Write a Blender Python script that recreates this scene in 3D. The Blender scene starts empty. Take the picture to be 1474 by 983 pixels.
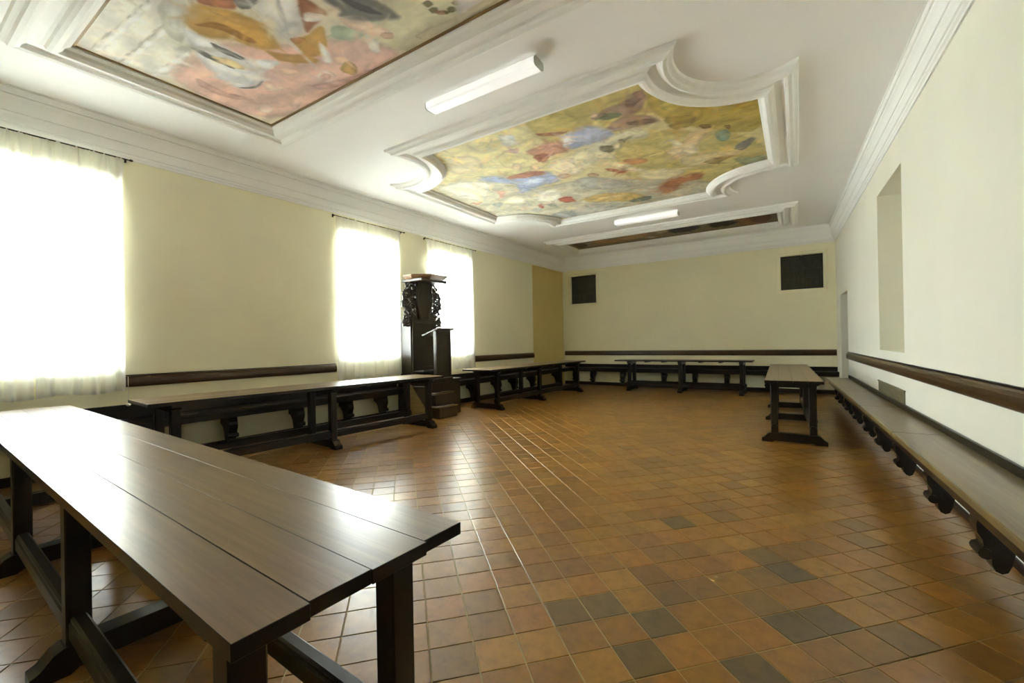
import bpy, bmesh, math, random
import numpy as np
from mathutils import Matrix, Vector

# ---------------------------------------------------------------- camera, sky, exposure
SC = bpy.context.scene
COL = SC.collection
CAM_H = 1.38
YAW, PITCH, ROLL, FOCAL_PX = 0.57839, 0.00221, -0.01801, 629.78


def make_camera():
    cam = bpy.data.cameras.new('camera')
    cam.sensor_fit = 'HORIZONTAL'
    cam.sensor_width = 36.0
    cam.lens = FOCAL_PX / 1474.0 * 36.0
    cam.clip_start = 0.02
    ob = bpy.data.objects.new('camera', cam)
    COL.objects.link(ob)

    def world(d):
        u, w, v = d
        c, s = math.cos(ROLL), math.sin(ROLL)
        u, v = c * u - s * v, s * u + c * v
        c, s = math.cos(PITCH), math.sin(PITCH)
        w, v = c * w - s * v, s * w + c * v
        c, s = math.cos(YAW), math.sin(YAW)
        return Vector((c * u - s * w, s * u + c * w, v))
    r, f, u = world((1, 0, 0)), world((0, 1, 0)), world((0, 0, 1))
    m = Matrix(((r.x, u.x, -f.x, 0), (r.y, u.y, -f.y, 0), (r.z, u.z, -f.z, CAM_H), (0, 0, 0, 1)))
    ob.matrix_world = m
    SC.camera = ob


make_camera()
SKY_STRENGTH = 22.0
wd = bpy.data.worlds.new('overcast_sky')
SC.world = wd
wd.use_nodes = True
bgn = wd.node_tree.nodes['Background']
bgn.inputs[0].default_value = (0.90, 0.96, 1.0, 1)
bgn.inputs[1].default_value = SKY_STRENGTH
SC.view_settings.view_transform = 'Standard'
SC.view_settings.look = 'None'
SC.view_settings.gamma = 1.0
SC.view_settings.use_curve_mapping = False
SC.view_settings.exposure = 1.64
try:
    SC.cycles.max_bounces = 14
    SC.cycles.diffuse_bounces = 8
    SC.cycles.transparent_max_bounces = 16
    SC.cycles.caustics_reflective = True
    SC.cycles.sample_clamp_indirect = 12.0
except Exception:
    pass

rnd = random.Random(7)

# room plan (metres, camera over the origin); the side walls close in slightly towards the back
A_L, T_L = 6.7657, 0.02887
B_R, T_R = 1.1783, 0.03039
Y_BACK, Y_FRONT = 12.96, -3.2  # Y_FRONT: unseen wall, set back to cut bounce light near the camera
Z_CEIL, Z_COR = 4.076, 3.667


def xl(y): return -(A_L - y * math.sin(T_L)) / math.cos(T_L)
def xr(y): return (B_R - y * math.sin(T_R)) / math.cos(T_R)


# (origin x, origin y, angle of local +x, sign of local y that points into the room)
FR_L = (xl(0), 0.0, math.atan2(math.cos(T_L), math.sin(T_L)), -1)
FR_R = (xr(0), 0.0, math.atan2(math.cos(T_R), -math.sin(T_R)), 1)
FR_B = (0.0, Y_BACK, 0.0, -1)
FR_F = (0.0, Y_FRONT, 0.0, 1)
KL, KR = 1 / math.cos(T_L), 1 / math.cos(T_R)      # y -> distance along the slanted walls


# ---------------------------------------------------------------- materials
def lin(c):
    return tuple(((v / 255.0) / 12.92 if v / 255.0 <= 0.04045 else ((v / 255.0 + 0.055) / 1.055) ** 2.4) for v in c)


def nodes(name):
    m = bpy.data.materials.new(name)
    m.use_nodes = True
    return m, m.node_tree, m.node_tree.nodes['Principled BSDF'], m.node_tree.links


def noise(nt, scale, detail=4.0, vec=None, rough=0.55):
    n = nt.nodes.new('ShaderNodeTexNoise')
    n.inputs['Scale'].default_value = scale
    n.inputs['Detail'].default_value = detail
    n.inputs['Roughness'].default_value = rough
    if vec is not None:
        nt.links.new(vec, n.inputs['Vector'])
    return n


def ramp(nt, fac, stops):
    r = nt.nodes.new('ShaderNodeValToRGB')
    e = r.color_ramp.elements
    while len(e) < len(stops):
        e.new(0.5)
    for el, (p, c) in zip(e, stops):
        el.position = p
        el.color = (*c[:3], 1)
    nt.links.new(fac, r.inputs[0])
    return r


def mapping(nt, scale=(1, 1, 1), coord='Object'):
    t = nt.nodes.new('ShaderNodeTexCoord')
    m = nt.nodes.new('ShaderNodeMapping')
    m.inputs['Scale'].default_value = scale
    nt.links.new(t.outputs[coord], m.inputs[0])
    return m.outputs[0]


def bump(nt, bs, height, strength, dist=0.01):
    b = nt.nodes.new('ShaderNodeBump')
    b.inputs['Strength'].default_value = strength
    b.inputs['Distance'].default_value = dist
    nt.links.new(height, b.inputs['Height'])
    nt.links.new(b.outputs[0], bs.inputs['Normal'])


def plaster(name, base, var=0.06, rough=0.85, scale=0.9):
    m, nt, bs, lk = nodes(name)
    geo = nt.nodes.new('ShaderNodeNewGeometry')
    n = noise(nt, scale, 6, geo.outputs['Position'])
    b = lin(base)
    r = ramp(nt, n.outputs[0], [(0.3, tuple(v * (1 - var) for v in b)), (0.7, tuple(min(1, v * (1 + var * 0.6)) for v in b))])
    lk.new(r.outputs[0], bs.inputs['Base Color'])
    bs.inputs['Roughness'].default_value = rough
    bs.inputs['Specular IOR Level'].default_value = 0.25
    n2 = noise(nt, 55, 5, geo.outputs['Position'])
    bump(nt, bs, n2.outputs[0], 0.12, 0.004)
    return m


def wood(name, dark, light, rough=(0.25, 0.45), grain=(1.5, 26, 26), spec=0.5, coat=0.0, bstr=0.15, det=8):
    m, nt, bs, lk = nodes(name)
    v = mapping(nt, grain)
    n = noise(nt, 1.6, det, v, 0.62)
    r = ramp(nt, n.outputs[0], [(0.25, lin(dark)), (0.55, tuple((a + b) / 2 for a, b in zip(lin(dark), lin(light)))), (0.8, lin(light))])
    v2 = mapping(nt, (1, 1, 1))
    n2 = noise(nt, 3.2, 4, v2)
    mx = nt.nodes.new('ShaderNodeMix')
    mx.data_type = 'RGBA'
    mx.blend_type = 'MULTIPLY'
    mx.inputs[0].default_value = 0.55
    r2 = ramp(nt, n2.outputs[0], [(0.3, (0.74, 0.73, 0.72)), (0.65, (1, 1, 1))])
    lk.new(r.outputs[0], mx.inputs[6])
    lk.new(r2.outputs[0], mx.inputs[7])
    lk.new(mx.outputs[2], bs.inputs['Base Color'])
    bs.inputs['Roughness'].default_value = max(.28, (rough[0] + rough[1]) / 2)
    bs.inputs['Specular IOR Level'].default_value = spec
    bs.inputs['Coat Weight'].default_value = coat
    bs.inputs['Coat Roughness'].default_value = 0.29
    if bstr > 0:
        bump(nt, bs, n.outputs[0], bstr, 0.004)
    return m


def tile_material(name, single):
    m, nt, bs, lk = nodes(name)
    if single:
        src = nt.nodes.new('ShaderNodeObjectInfo').outputs['Color']
    else:
        a = nt.nodes.new('ShaderNodeAttribute')
        a.attribute_name = 'tile_colour'
        src = a.outputs['Color']
    geo = nt.nodes.new('ShaderNodeNewGeometry')
    n = noise(nt, 14, 7, geo.outputs['Position'], 0.65)
    r = ramp(nt, n.outputs[0], [(0.28, (0.62, 0.62, 0.60)), (0.5, (0.96, 0.96, 0.96)), (0.72, (1.18, 1.17, 1.12))])
    mx = nt.nodes.new('ShaderNodeMix')
    mx.data_type = 'RGBA'
    mx.blend_type = 'MULTIPLY'
    mx.inputs[0].default_value = 1.0
    lk.new(src, mx.inputs[6])
    lk.new(r.outputs[0], mx.inputs[7])
    lk.new(mx.outputs[2], bs.inputs['Base Color'])
    bs.inputs['Roughness'].default_value = 0.285
    bs.inputs['Specular IOR Level'].default_value = 0.85
    bump(nt, bs, n.outputs[0], 0.02, 0.004)
    return m


def plain(name, col, rough=0.5, metal=0.0, spec=0.5, glow=0.0):
    m, nt, bs, lk = nodes(name)
    geo = nt.nodes.new('ShaderNodeNewGeometry')
    n = noise(nt, 20, 3, geo.outputs['Position'])
    c = lin(col)
    r = ramp(nt, n.outputs[0], [(0.3, tuple(v * 0.92 for v in c)), (0.7, c)])
    lk.new(r.outputs[0], bs.inputs['Base Color'])
    bs.inputs['Roughness'].default_value = rough
    bs.inputs['Metallic'].default_value = metal
    bs.inputs['Emission Color'].default_value = (1, 1, 1, 1)
    bs.inputs['Emission Strength'].default_value = glow
    bs.inputs['Specular IOR Level'].default_value = spec
    return m


def curtain_material(name, weave, open_):
    m, nt, bs, lk = nodes(name)
    nt.nodes.remove(bs)
    out = [n for n in nt.nodes if n.type == 'OUTPUT_MATERIAL'][0]
    tr = nt.nodes.new('ShaderNodeBsdfTranslucent')
    df = nt.nodes.new('ShaderNodeBsdfDiffuse')
    tp = nt.nodes.new('ShaderNodeBsdfTransparent')
    v = mapping(nt, (160, 160, 160))
    w = noise(nt, 1.0, 2, v)
    r = ramp(nt, w.outputs[0], [(0.3, (0.84 * weave, 0.83 * weave, 0.79 * weave)), (0.7, (0.93 * weave, 0.92 * weave, 0.89 * weave))])
    lk.new(r.outputs[0], tr.inputs[0])
    lk.new(r.outputs[0], df.inputs[0])
    m1 = nt.nodes.new('ShaderNodeMixShader')
    m1.inputs[0].default_value = 0.45
    lk.new(tr.outputs[0], m1.inputs[1])
    lk.new(df.outputs[0], m1.inputs[2])
    m2 = nt.nodes.new('ShaderNodeMixShader')
    m2.inputs[0].default_value = open_
    lk.new(m1.outputs[0], m2.inputs[1])
    lk.new(tp.outputs[0], m2.inputs[2])
    lk.new(m2.outputs[0], out.inputs[0])
    return m


def glass_material():
    m, nt, bs, lk = nodes('window_glass')
    nt.nodes.remove(bs)
    out = [n for n in nt.nodes if n.type == 'OUTPUT_MATERIAL'][0]
    tp = nt.nodes.new('ShaderNodeBsdfTransparent')
    tp.inputs[0].default_value = (0.96, 0.98, 0.97, 1)
    gl = nt.nodes.new('ShaderNodeBsdfGlossy')
    gl.inputs['Roughness'].default_value = 0.02
    fr = nt.nodes.new('ShaderNodeFresnel')
    fr.inputs[0].default_value = 1.45
    mx = nt.nodes.new('ShaderNodeMixShader')
    lk.new(fr.outputs[0], mx.inputs[0])
    lk.new(tp.outputs[0], mx.inputs[1])
    lk.new(gl.outputs[0], mx.inputs[2])
    lk.new(mx.outputs[0], out.inputs[0])
    return m


def fresco_material():
    m, nt, bs, lk = nodes('fresco_paint')
    a = nt.nodes.new('ShaderNodeAttribute')
    a.attribute_name = 'paint'
    geo = nt.nodes.new('ShaderNodeNewGeometry')
    n = noise(nt, 9, 8, geo.outputs['Position'], 0.7)
    r = ramp(nt, n.outputs[0], [(0.3, (0.92, 0.91, 0.89)), (0.5, (1, 1, 1)), (0.75, (1.05, 1.05, 1.04))])
    mx = nt.nodes.new('ShaderNodeMix')
    mx.data_type = 'RGBA'
    mx.blend_type = 'MULTIPLY'
    mx.inputs[0].default_value = 1.0
    lk.new(a.outputs['Color'], mx.inputs[6])
    lk.new(r.outputs[0], mx.inputs[7])
    lk.new(mx.outputs[2], bs.inputs['Base Color'])
    bs.inputs['Roughness'].default_value = 0.7
    bs.inputs['Specular IOR Level'].default_value = 0.3
    return m


M = {
    'wall': plaster('cream_wall_plaster', (240, 236, 206), 0.04),
    'wall_right': plaster('pale_wall_plaster', (231, 229, 214), 0.04),
    'wall_back': plaster('cream_wall_plaster_back', (240, 235, 202), 0.04),
    'ochre': plaster('ochre_wall_patch', (226, 205, 138), 0.06),
    'ceiling': plaster('white_ceiling_plaster', (248, 248, 246), 0.02),
    'stucco': plaster('white_stucco', (245, 245, 242), 0.02, 0.7),
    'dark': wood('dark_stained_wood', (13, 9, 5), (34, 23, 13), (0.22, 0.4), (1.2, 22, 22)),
    'rail': wood('brown_rail_wood', (54, 35, 15), (84, 57, 27), (0.2, 0.38), (0.9, 22, 22)),
    'seat': wood('worn_bench_wood', (92, 77, 44), (146, 125, 78), (0.16, 0.34), (1.0, 26, 26), 0.6, 0.3),
    'top': wood('polished_table_wood', (92, 67, 41), (138, 106, 67), (0.28, 0.28), (1.3, 36, 36), 0.85, 0.0, 0.0, 5),
    'top_worn': wood('worn_table_wood', (100, 78, 50), (146, 118, 80), (0.26, 0.42), (0.7, 14, 14), 0.7, 0.3, 0.0),
    'pulpit': wood('walnut_pulpit_wood', (26, 19, 10), (62, 46, 27), (0.16, 0.34), (22, 22, 1.4), 0.6, 0.3),
    'pale': wood('pale_canopy_wood', (98, 70, 44), (150, 112, 74), (0.22, 0.4), (3, 3, 20)),
    'grille': wood('black_grille_wood', (24, 24, 16), (62, 60, 44), (0.35, 0.55), (12, 12, 2)),
    'panelwood': wood('grey_brown_panel_wood', (112, 104, 80), (156, 146, 116), (0.3, 0.5), (2, 20, 20)),
    'base': wood('dark_baseboard_wood', (30, 22, 13), (58, 43, 26), (0.3, 0.5), (1, 20, 20)),
    'grout': plaster('pale_grout', (178, 160, 116), 0.12, 0.8, 6.0),
    'ground': plaster('sunlit_ground_tone', (236, 233, 226), 0.06, 0.9, 3.0),  # sunlight on the unseen ground put into its very pale colour
    'tile': tile_material('terracotta_tile', True),
    'tiles': tile_material('terracotta_tile_far', False),
    'curtain': curtain_material('sheer_curtain', 1.0, 0.34),
    'curtain_thick': curtain_material('denser_curtain', 0.9, 0.10),
    'glass': glass_material(),
    'frame': plain('white_window_paint', (236, 235, 230), 0.45),
    'metal': plain('dark_iron', (40, 36, 30), 0.4, 0.8),
    'lamp': plain('white_lamp_diffuser', (252, 252, 250), 0.35, 0.0, 0.5, 0.16),
    'lampend': plain('grey_lamp_end', (188, 190, 180), 0.5),
    'knob': plain('white_cord_knob', (235, 232, 222), 0.35),
    'fresco': fresco_material(),
    'gilt': plain('brown_fresco_border', (140, 112, 66), 0.55),
}


# ---------------------------------------------------------------- mesh helpers
class MB:
    """Collects shapes and links them as one mesh object."""

    def __init__(self):
        self.v, self.f = [], []

    def add(self, vs, fs):
        o = len(self.v)
        self.v += [tuple(map(float, p)) for p in vs]
        self.f += [tuple(i + o for i in f) for f in fs]
        return self

    def box(self, x0, x1, y0, y1, z0, z1, c=0.0):
        x0, x1 = min(x0, x1), max(x0, x1)
        y0, y1 = min(y0, y1), max(y0, y1)
        z0, z1 = min(z0, z1), max(z0, z1)
        c = min(c, (x1 - x0) * .45, (y1 - y0) * .45, (z1 - z0) * .45)
        if c <= 0:
            vs = [(x, y, z) for x in (x0, x1) for y in (y0, y1) for z in (z0, z1)]
            fs = [(0, 1, 3, 2), (4, 6, 7, 5), (0, 4, 5, 1), (2, 3, 7, 6), (0, 2, 6, 4), (1, 5, 7, 3)]
            return self.add(vs, fs)
        vs, idx = [], {}
        for i, (x, sx) in enumerate(((x0, 1), (x1, -1))):
            for j, (y, sy) in enumerate(((y0, 1), (y1, -1))):
                for k, (z, sz) in enumerate(((z0, 1), (z1, -1))):
                    for a in range(3):
                        idx[i, j, k, a] = len(vs)
                        vs.append((x + (sx * c if a != 0 else 0), y + (sy * c if a != 1 else 0), z + (sz * c if a != 2 else 0)))
        g = lambda i, j, k, a: idx[i, j, k, a]
        fs = []
        for s in (0, 1):
            fs.append([g(s, 0, 0, 0), g(s, 0, 1, 0), g(s, 1, 1, 0), g(s, 1, 0, 0)])
            fs.append([g(0, s, 0, 1), g(1, s, 0, 1), g(1, s, 1, 1), g(0, s, 1, 1)])
            fs.append([g(0, 0, s, 2), g(0, 1, s, 2), g(1, 1, s, 2), g(1, 0, s, 2)])
        for p in (0, 1):
            for q in (0, 1):
                fs.append([g(p, q, 0, 0), g(p, q, 1, 0), g(p, q, 1, 1), g(p, q, 0, 1)])
                fs.append([g(p, 0, q, 0), g(p, 1, q, 0), g(p, 1, q, 2), g(p, 0, q, 2)])
                fs.append([g(0, p, q, 1), g(1, p, q, 1), g(1, p, q, 2), g(0, p, q, 2)])
                for r in (0, 1):
                    fs.append([g(p, q, r, 0), g(p, q, r, 1), g(p, q, r, 2)])
        return self.add(vs, fs)

    def prism(self, poly, fn0, fn1):
        """poly: 2D points; fn0/fn1 map a 2D point to the two end caps."""
        n = len(poly)
        vs = [fn0(p) for p in poly] + [fn1(p) for p in poly]
        fs = [tuple(range(n)), tuple(range(2 * n - 1, n - 1, -1))]
        fs += [(i, (i + 1) % n, n + (i + 1) % n, n + i) for i in range(n)]
        return self.add(vs, fs)

    def tube(self, pts, r, n=8, r1=None):
        pts = [Vector(p) for p in pts]
        rings = []
        for i, p in enumerate(pts):
            d = (pts[min(i + 1, len(pts) - 1)] - pts[max(i - 1, 0)]).normalized()
            up = Vector((0, 0, 1)) if abs(d.z) < 0.9 else Vector((1, 0, 0))
            a = d.cross(up).normalized()
            b = d.cross(a)
            rr = r if r1 is None else r + (r1 - r) * i / max(1, len(pts) - 1)
            rings.append([p + a * rr * math.cos(2 * math.pi * k / n) + b * rr * math.sin(2 * math.pi * k / n) for k in range(n)])
        vs = [q for ring in rings for q in ring]
        fs = []
        for i in range(len(pts) - 1):
            for k in range(n):
                fs.append((i * n + k, i * n + (k + 1) % n, (i + 1) * n + (k + 1) % n, (i + 1) * n + k))
        fs.append(tuple(range(n)))
        fs.append(tuple(range(len(vs) - 1, len(vs) - n - 1, -1)))
        return self.add(vs, fs)

    def lathe(self, prof, c, n=12):
        vs, fs = [], []
        for r, z in prof:
            for k in range(n):
                t = 2 * math.pi * k / n
                vs.append((c[0] + r * math.cos(t), c[1] + r * math.sin(t), c[2] + z))
        for i in range(len(prof) - 1):
            for k in range(n):
                fs.append((i * n + k, i * n + (k + 1) % n, (i + 1) * n + (k + 1) % n, (i + 1) * n + k))
        fs.append(tuple(range(n)))
        fs.append(tuple(range(len(vs) - 1, len(vs) - n - 1, -1)))
        return self.add(vs, fs)

    def mesh(self, name, mat, smooth=False, recalc=True, side=None):
        me = bpy.data.meshes.new(name)
        me.from_pydata(self.v, [], self.f)
        if recalc:
            bm = bmesh.new()
            bm.from_mesh(me)
            bmesh.ops.recalc_face_normals(bm, faces=bm.faces[:])
            bm.to_mesh(me)
            bm.free()
        me.materials.append(mat)
        if side is not None:                 # backlit shade put into the colour: dark edges and underside
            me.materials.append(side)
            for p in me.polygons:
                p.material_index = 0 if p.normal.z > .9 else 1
        if smooth:
            me.polygons.foreach_set('use_smooth', [True] * len(me.polygons))
        return me

    def build(self, name, mat, parent=None, smooth=False, recalc=True, label=None, side=None):
        o = bpy.data.objects.new(name, self.mesh(name, mat, smooth, recalc, side))
        COL.objects.link(o)
        if parent is not None:
            o.parent = parent
        if label:
            o['label'] = label
        return o


def tag(o, label=None, cat=None, group=None, kind=None):
    for k, v in (('label', label), ('category', cat), ('group', group), ('kind', kind)):
        if v:
            o[k] = v
    return o


def empty(name, loc=(0, 0, 0), rz=0.0):
    o = bpy.data.objects.new(name, None)
    o.empty_display_size = 0.1
    COL.objects.link(o)
    o.location = loc
    o.rotation_euler = (0, 0, rz)
    return o


def frame_empty(name, fr, u=0.0, z=0.0):
    x, y, a, sg = fr
    return empty(name, (x + u * math.cos(a), y + u * math.sin(a), z), a)


def inst(me, name, parent, loc=(0, 0, 0), rot=(0, 0, 0)):
    o = bpy.data.objects.new(name, me)
    COL.objects.link(o)
    o.parent = parent
    o.location = loc
    o.rotation_euler = rot
    return o


def structure(o):
    o['kind'] = 'structure'
    return o


# ---------------------------------------------------------------- floor, walls, ceiling
CORNERS = [(xl(Y_FRONT), Y_FRONT), (xr(Y_FRONT), Y_FRONT), (xr(Y_BACK), Y_BACK), (xl(Y_BACK), Y_BACK)]
fl = MB()
ext = [(xl(Y_FRONT) - .4, Y_FRONT - .4), (xr(Y_FRONT) + .5, Y_FRONT - .4), (xr(Y_BACK) + .5, Y_BACK + .4), (xl(Y_BACK) - .4, Y_BACK + .4)]
fl.prism(ext, lambda p: (p[0], p[1], -.2), lambda p: (p[0], p[1], -.004))
floor = structure(fl.build('floor', M['grout']))

TILE = 0.1997
TH = math.radians(47.0)
E0 = (TILE * math.cos(TH), TILE * math.sin(TH))
E1 = (TILE * math.sin(TH), -TILE * math.cos(TH))
T0 = (-1.017, 2.160)
DARK_TILES = {(5, -4): 1, (7, -4): .5, (0, -2): .5, (-1, 0): .8, (0, 0): .9, (1, 1): 1, (0, 2): .85, (2, 3): 1, (4, -2): .5,
              (6, -1): .8, (2, -1): .5, (2, 0): .55, (3, 0): .6, (6, 0): 1, (3, -8): .4, (-3, 0): .35, (-4, 1): .5,
              (6, 3): .5, (4, 1): .6, (4, 2): 1, (5, 2): .9, (5, 0): .6, (7, -5): .3, (8, -1): .5, (3, 4): .4, (-6, 3): .4}


def cam_px(x, y, z):
    c, s = math.cos(-YAW), math.sin(-YAW)
    u, w = c * x - s * y, s * x + c * y
    if w < .15:
        return None
    return 737 + FOCAL_PX * u / w, 491.5 - FOCAL_PX * (z - CAM_H) / w, w


def tile_colour(i, j):
    r = random.Random(i * 7919 + j * 104729 + 17)
    d = DARK_TILES.get((i, j))
    k = r.random()
    if d is None:
        d = 0.0 if k < .8 else (k - .8) / .2 * .25
    a = (lin((146, 101, 36)), lin((154, 110, 42)), lin((135, 94, 36)), lin((150, 101, 38)))[r.randrange(4)]
    b = lin((98, 77, 44))
    g = .88 + .24 * r.random()
    return tuple((p * (1 - d) + q * d) * g for p, q in zip(a, b)) + (1.0,)


def clip(poly, a, b):
    """keep the part of poly on the left of the line a-b"""
    out = []
    def side(p): return (b[0] - a[0]) * (p[1] - a[1]) - (b[1] - a[1]) * (p[0] - a[0])
    for i in range(len(poly)):
        p, q = poly[i], poly[(i + 1) % len(poly)]
        sp, sq = side(p), side(q)
        if sp >= 0:
            out.append(p)
        if sp * sq < 0:
            t = sp / (sp - sq)
            out.append((p[0] + (q[0] - p[0]) * t, p[1] + (q[1] - p[1]) * t))
    return out


def in_quad(px, py, poly):
    s = None
    for i in range(len(poly)):
        a, b = poly[i], poly[(i + 1) % len(poly)]
        d = (b[0] - a[0]) * (py - a[1]) - (b[1] - a[1]) * (px - a[0])
        if s is None:
            s = d > 0
        elif (d > 0) != s:
            return False
    return True


def build_tiles():
    table_px = [(0, 585), (106, 585), (673, 754), (325, 922), (0, 648)]
    cells = []
    for i in range(-75, 76):
        for j in range(-75, 76):
            cx = T0[0] + E0[0] * (i + .5) + E1[0] * (j + .5)
            cy = T0[1] + E0[1] * (i + .5) + E1[1] * (j + .5)
            if cy < Y_FRONT - .2 or cy > Y_BACK + .2 or cx < xl(cy) - .2 or cx > xr(cy) + .2:
                continue
            cells.append((i, j, cx, cy))
    ranked = []
    for i, j, cx, cy in cells:
        inside = xl(cy) + .16 < cx < xr(cy) - .16 and Y_FRONT + .16 < cy < Y_BACK - .16
        q = cam_px(cx, cy, 0)
        if inside and q and -25 < q[0] < 1499 and q[1] < 1000 and not in_quad(q[0], q[1], table_px):
            ranked.append((q[2] ** 3, i, j))
    ranked.sort()
    single = {(i, j) for _, i, j in ranked[:300]}
    h = TILE / 2 - .0032
    proto = MB()
    n = 5
    b = .0022
    top = [(-h + b, -h + b, 0), (h - b, -h + b, 0), (h - b, h - b, 0), (-h + b, h - b, 0)]
    mid = [(-h, -h, -.001), (h, -h, -.001), (h, h, -.001), (-h, h, -.001)]
    bot = [(x, y, -.012) for x, y, _ in mid]
    fs = [(0, 1, 2, 3)] + [(k, 4 + k, 4 + (k + 1) % 4, (k + 1) % 4) for k in range(4)] + [(4 + k, 8 + k, 8 + (k + 1) % 4, 4 + (k + 1) % 4) for k in range(4)]
    proto.add(top + mid + bot, fs)
    me = proto.mesh('tile', M['tile'])
    many, cols = MB(), []
    for i, j, cx, cy in cells:
        r = random.Random(i * 131 + j * 977)
        tilt = (r.gauss(0, .0011), r.gauss(0, .0011))
        z = r.uniform(-.0008, .0008)
        if (i, j) in single:
            o = inst(me, 'tile', floor, (cx, cy, z), (tilt[0], tilt[1], TH))
            o.color = tile_colour(i, j)
            continue
        ex, ey = (math.cos(TH), math.sin(TH)), (-math.sin(TH), math.cos(TH))
        poly = [(cx + ex[0] * a + ey[0] * b2, cy + ex[1] * a + ey[1] * b2) for a, b2 in ((-h, -h), (h, -h), (h, h), (-h, h))]
        for k in range(4):
            poly = clip(poly, CORNERS[k], CORNERS[(k + 1) % 4])
            if len(poly) < 3:
                break
        if len(poly) < 3:
            continue
        m = len(poly)
        gx, gy = sum(p[0] for p in poly) / m, sum(p[1] for p in poly) / m
        zz = lambda p: z + tilt[0] * (p[1] - cy) - tilt[1] * (p[0] - cx)
        vs = []
        for p in poly:
            t = .98
            q = (gx + (p[0] - gx) * t, gy + (p[1] - gy) * t)
            vs.append((q[0], q[1], zz(q)))
        vs += [(p[0], p[1], zz(p) - .001) for p in poly]
        vs += [(p[0], p[1], -.008) for p in poly]
        fs = [tuple(range(m))] + [(k, m + k, m + (k + 1) % m, (k + 1) % m) for k in range(m)] + \
             [(m + k, 2 * m + k, 2 * m + (k + 1) % m, m + (k + 1) % m) for k in range(m)]
        many.add(vs, fs)
        cols += [tile_colour(i, j)] * len(vs)
    o = many.build('tile_field', M['tiles'], floor, recalc=False)
    at = o.data.color_attributes.new('tile_colour', 'FLOAT_COLOR', 'POINT')
    at.data.foreach_set('color', np.array(cols, dtype=np.float32).ravel())
    tag(o, kind='stuff')


build_tiles()

WIN = [(0.45, 1.78), (4.70, 5.97), (6.85, 8.18)]       # window openings along the left wall (y)
WZ = (1.14, 3.36)
ALC = (11.02, Y_BACK)                                   # shallow ochre recess at the far end of the left wall


def wall(name, fr, u0, u1, z0, z1, holes, thick, mat):
    """wall with rectangular through openings; holes: (u0,u1,z0,z1)"""
    sg = fr[3]
    us = sorted({u0, u1, *[h[0] for h in holes], *[h[1] for h in holes]})
    zs = sorted({z0, z1, *[h[2] for h in holes], *[h[3] for h in holes]})
    solid = {}
    for i in range(len(us) - 1):
        for k in range(len(zs) - 1):
            cu, cz = (us[i] + us[i + 1]) / 2, (zs[k] + zs[k + 1]) / 2
            solid[i, k] = not any(h[0] < cu < h[1] and h[2] < cz < h[3] for h in holes)
    m = MB()
    idx = {}

    def vid(i, k, d):
        if (i, k, d) not in idx:
            idx[i, k, d] = len(m.v)
            m.v.append((us[i], -sg * thick * d, zs[k]))
        return idx[i, k, d]
    for (i, k), s in solid.items():
        if not s:
            continue
        for d in (0, 1):
            m.f.append((vid(i, k, d), vid(i + 1, k, d), vid(i + 1, k + 1, d), vid(i, k + 1, d)))
        for di, dk, a, b in ((-1, 0, (i, k), (i, k + 1)), (1, 0, (i + 1, k), (i + 1, k + 1)), (0, -1, (i, k), (i + 1, k)), (0, 1, (i, k + 1), (i + 1, k + 1))):
            if not solid.get((i + di, k + dk), False):
                m.f.append((vid(*a, 0), vid(*b, 0), vid(*b, 1), vid(*a, 1)))
    o = m.build(name, mat)
    o.location = (fr[0], fr[1], 0)
    o.rotation_euler = (0, 0, fr[2])
    return structure(o)


wall_left = wall('wall_left', FR_L, (Y_FRONT - .3) * KL, (Y_BACK + .3) * KL, -.1, Z_CEIL + .1,
                 [(a * KL, b * KL, WZ[0], WZ[1]) for a, b in WIN] + [(ALC[0] * KL, (Y_BACK - .015) * KL, 0.0, 3.64)], .38, M['wall'])
alc = MB()
alc.box((ALC[0] - .05) * KL, (Y_BACK + .2) * KL, .035, .30, -.05, 3.70)
o = structure(alc.build('trim_1', M['ochre']))
o.location, o.rotation_euler = (FR_L[0], FR_L[1], 0), (0, 0, FR_L[2])

NICHE = (6.40, 7.79, 1.188, 3.288)
DOOR = (10.98, 12.12, 0.0, 2.30)
wall_right = wall('wall_right', FR_R, (Y_FRONT - .3) * KR, (Y_BACK + .3) * KR, -.1, Z_CEIL + .1,
                  [(NICHE[0] * KR, NICHE[1] * KR, NICHE[2], NICHE[3]), (DOOR[0] * KR, DOOR[1] * KR, DOOR[2], DOOR[3])], .55, M['wall_right'])
bk = MB()
bk.box((NICHE[0] - .1) * KR, (NICHE[1] + .1) * KR, -.42, -.54, NICHE[2] - .1, NICHE[3] + .1)
o = structure(bk.build('trim_2', M['wall_right']))
o.location, o.rotation_euler = (FR_R[0], FR_R[1], 0), (0, 0, FR_R[2])
dr = MB()
dr.box((DOOR[0] + .004) * KR, (DOOR[1] - .004) * KR, -.46, -.5, 0.003, DOOR[3] - .004, .004)
door = structure(dr.build('door_1', M['rail']))
door.location, door.rotation_euler = (FR_R[0], FR_R[1], 0), (0, 0, FR_R[2])
for a, b in ((.15, .95), (1.1, 2.1)):
    q = MB()
    q.box((DOOR[0] + .15) * KR, (DOOR[1] - .15) * KR, -.445, -.462, a, b, .012)
    q.build('door_panel', M['rail'], door)
q = MB()
q.tube([((DOOR[0] + .09) * KR, -.46, 1.05), ((DOOR[0] + .09) * KR, -.41, 1.05), ((DOOR[0] + .2) * KR, -.41, 1.05)], .011)
q.build('door_handle', M['metal'], door, True)

GR = [(-6.141, -5.27, 2.583, 3.475), (-0.335, 0.548, 2.569, 3.418)]      # grilles in the back wall: x0,x1,z0,z1
wall_back = wall('wall_back', FR_B, -7.2, 1.6, -.1, Z_CEIL + .1, GR, .35, M['wall_back'])
wall_front = wall('wall_front', FR_F, -7.4, 1.9, -.1, Z_CEIL + .1, [], .3, M['wall'])

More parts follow.
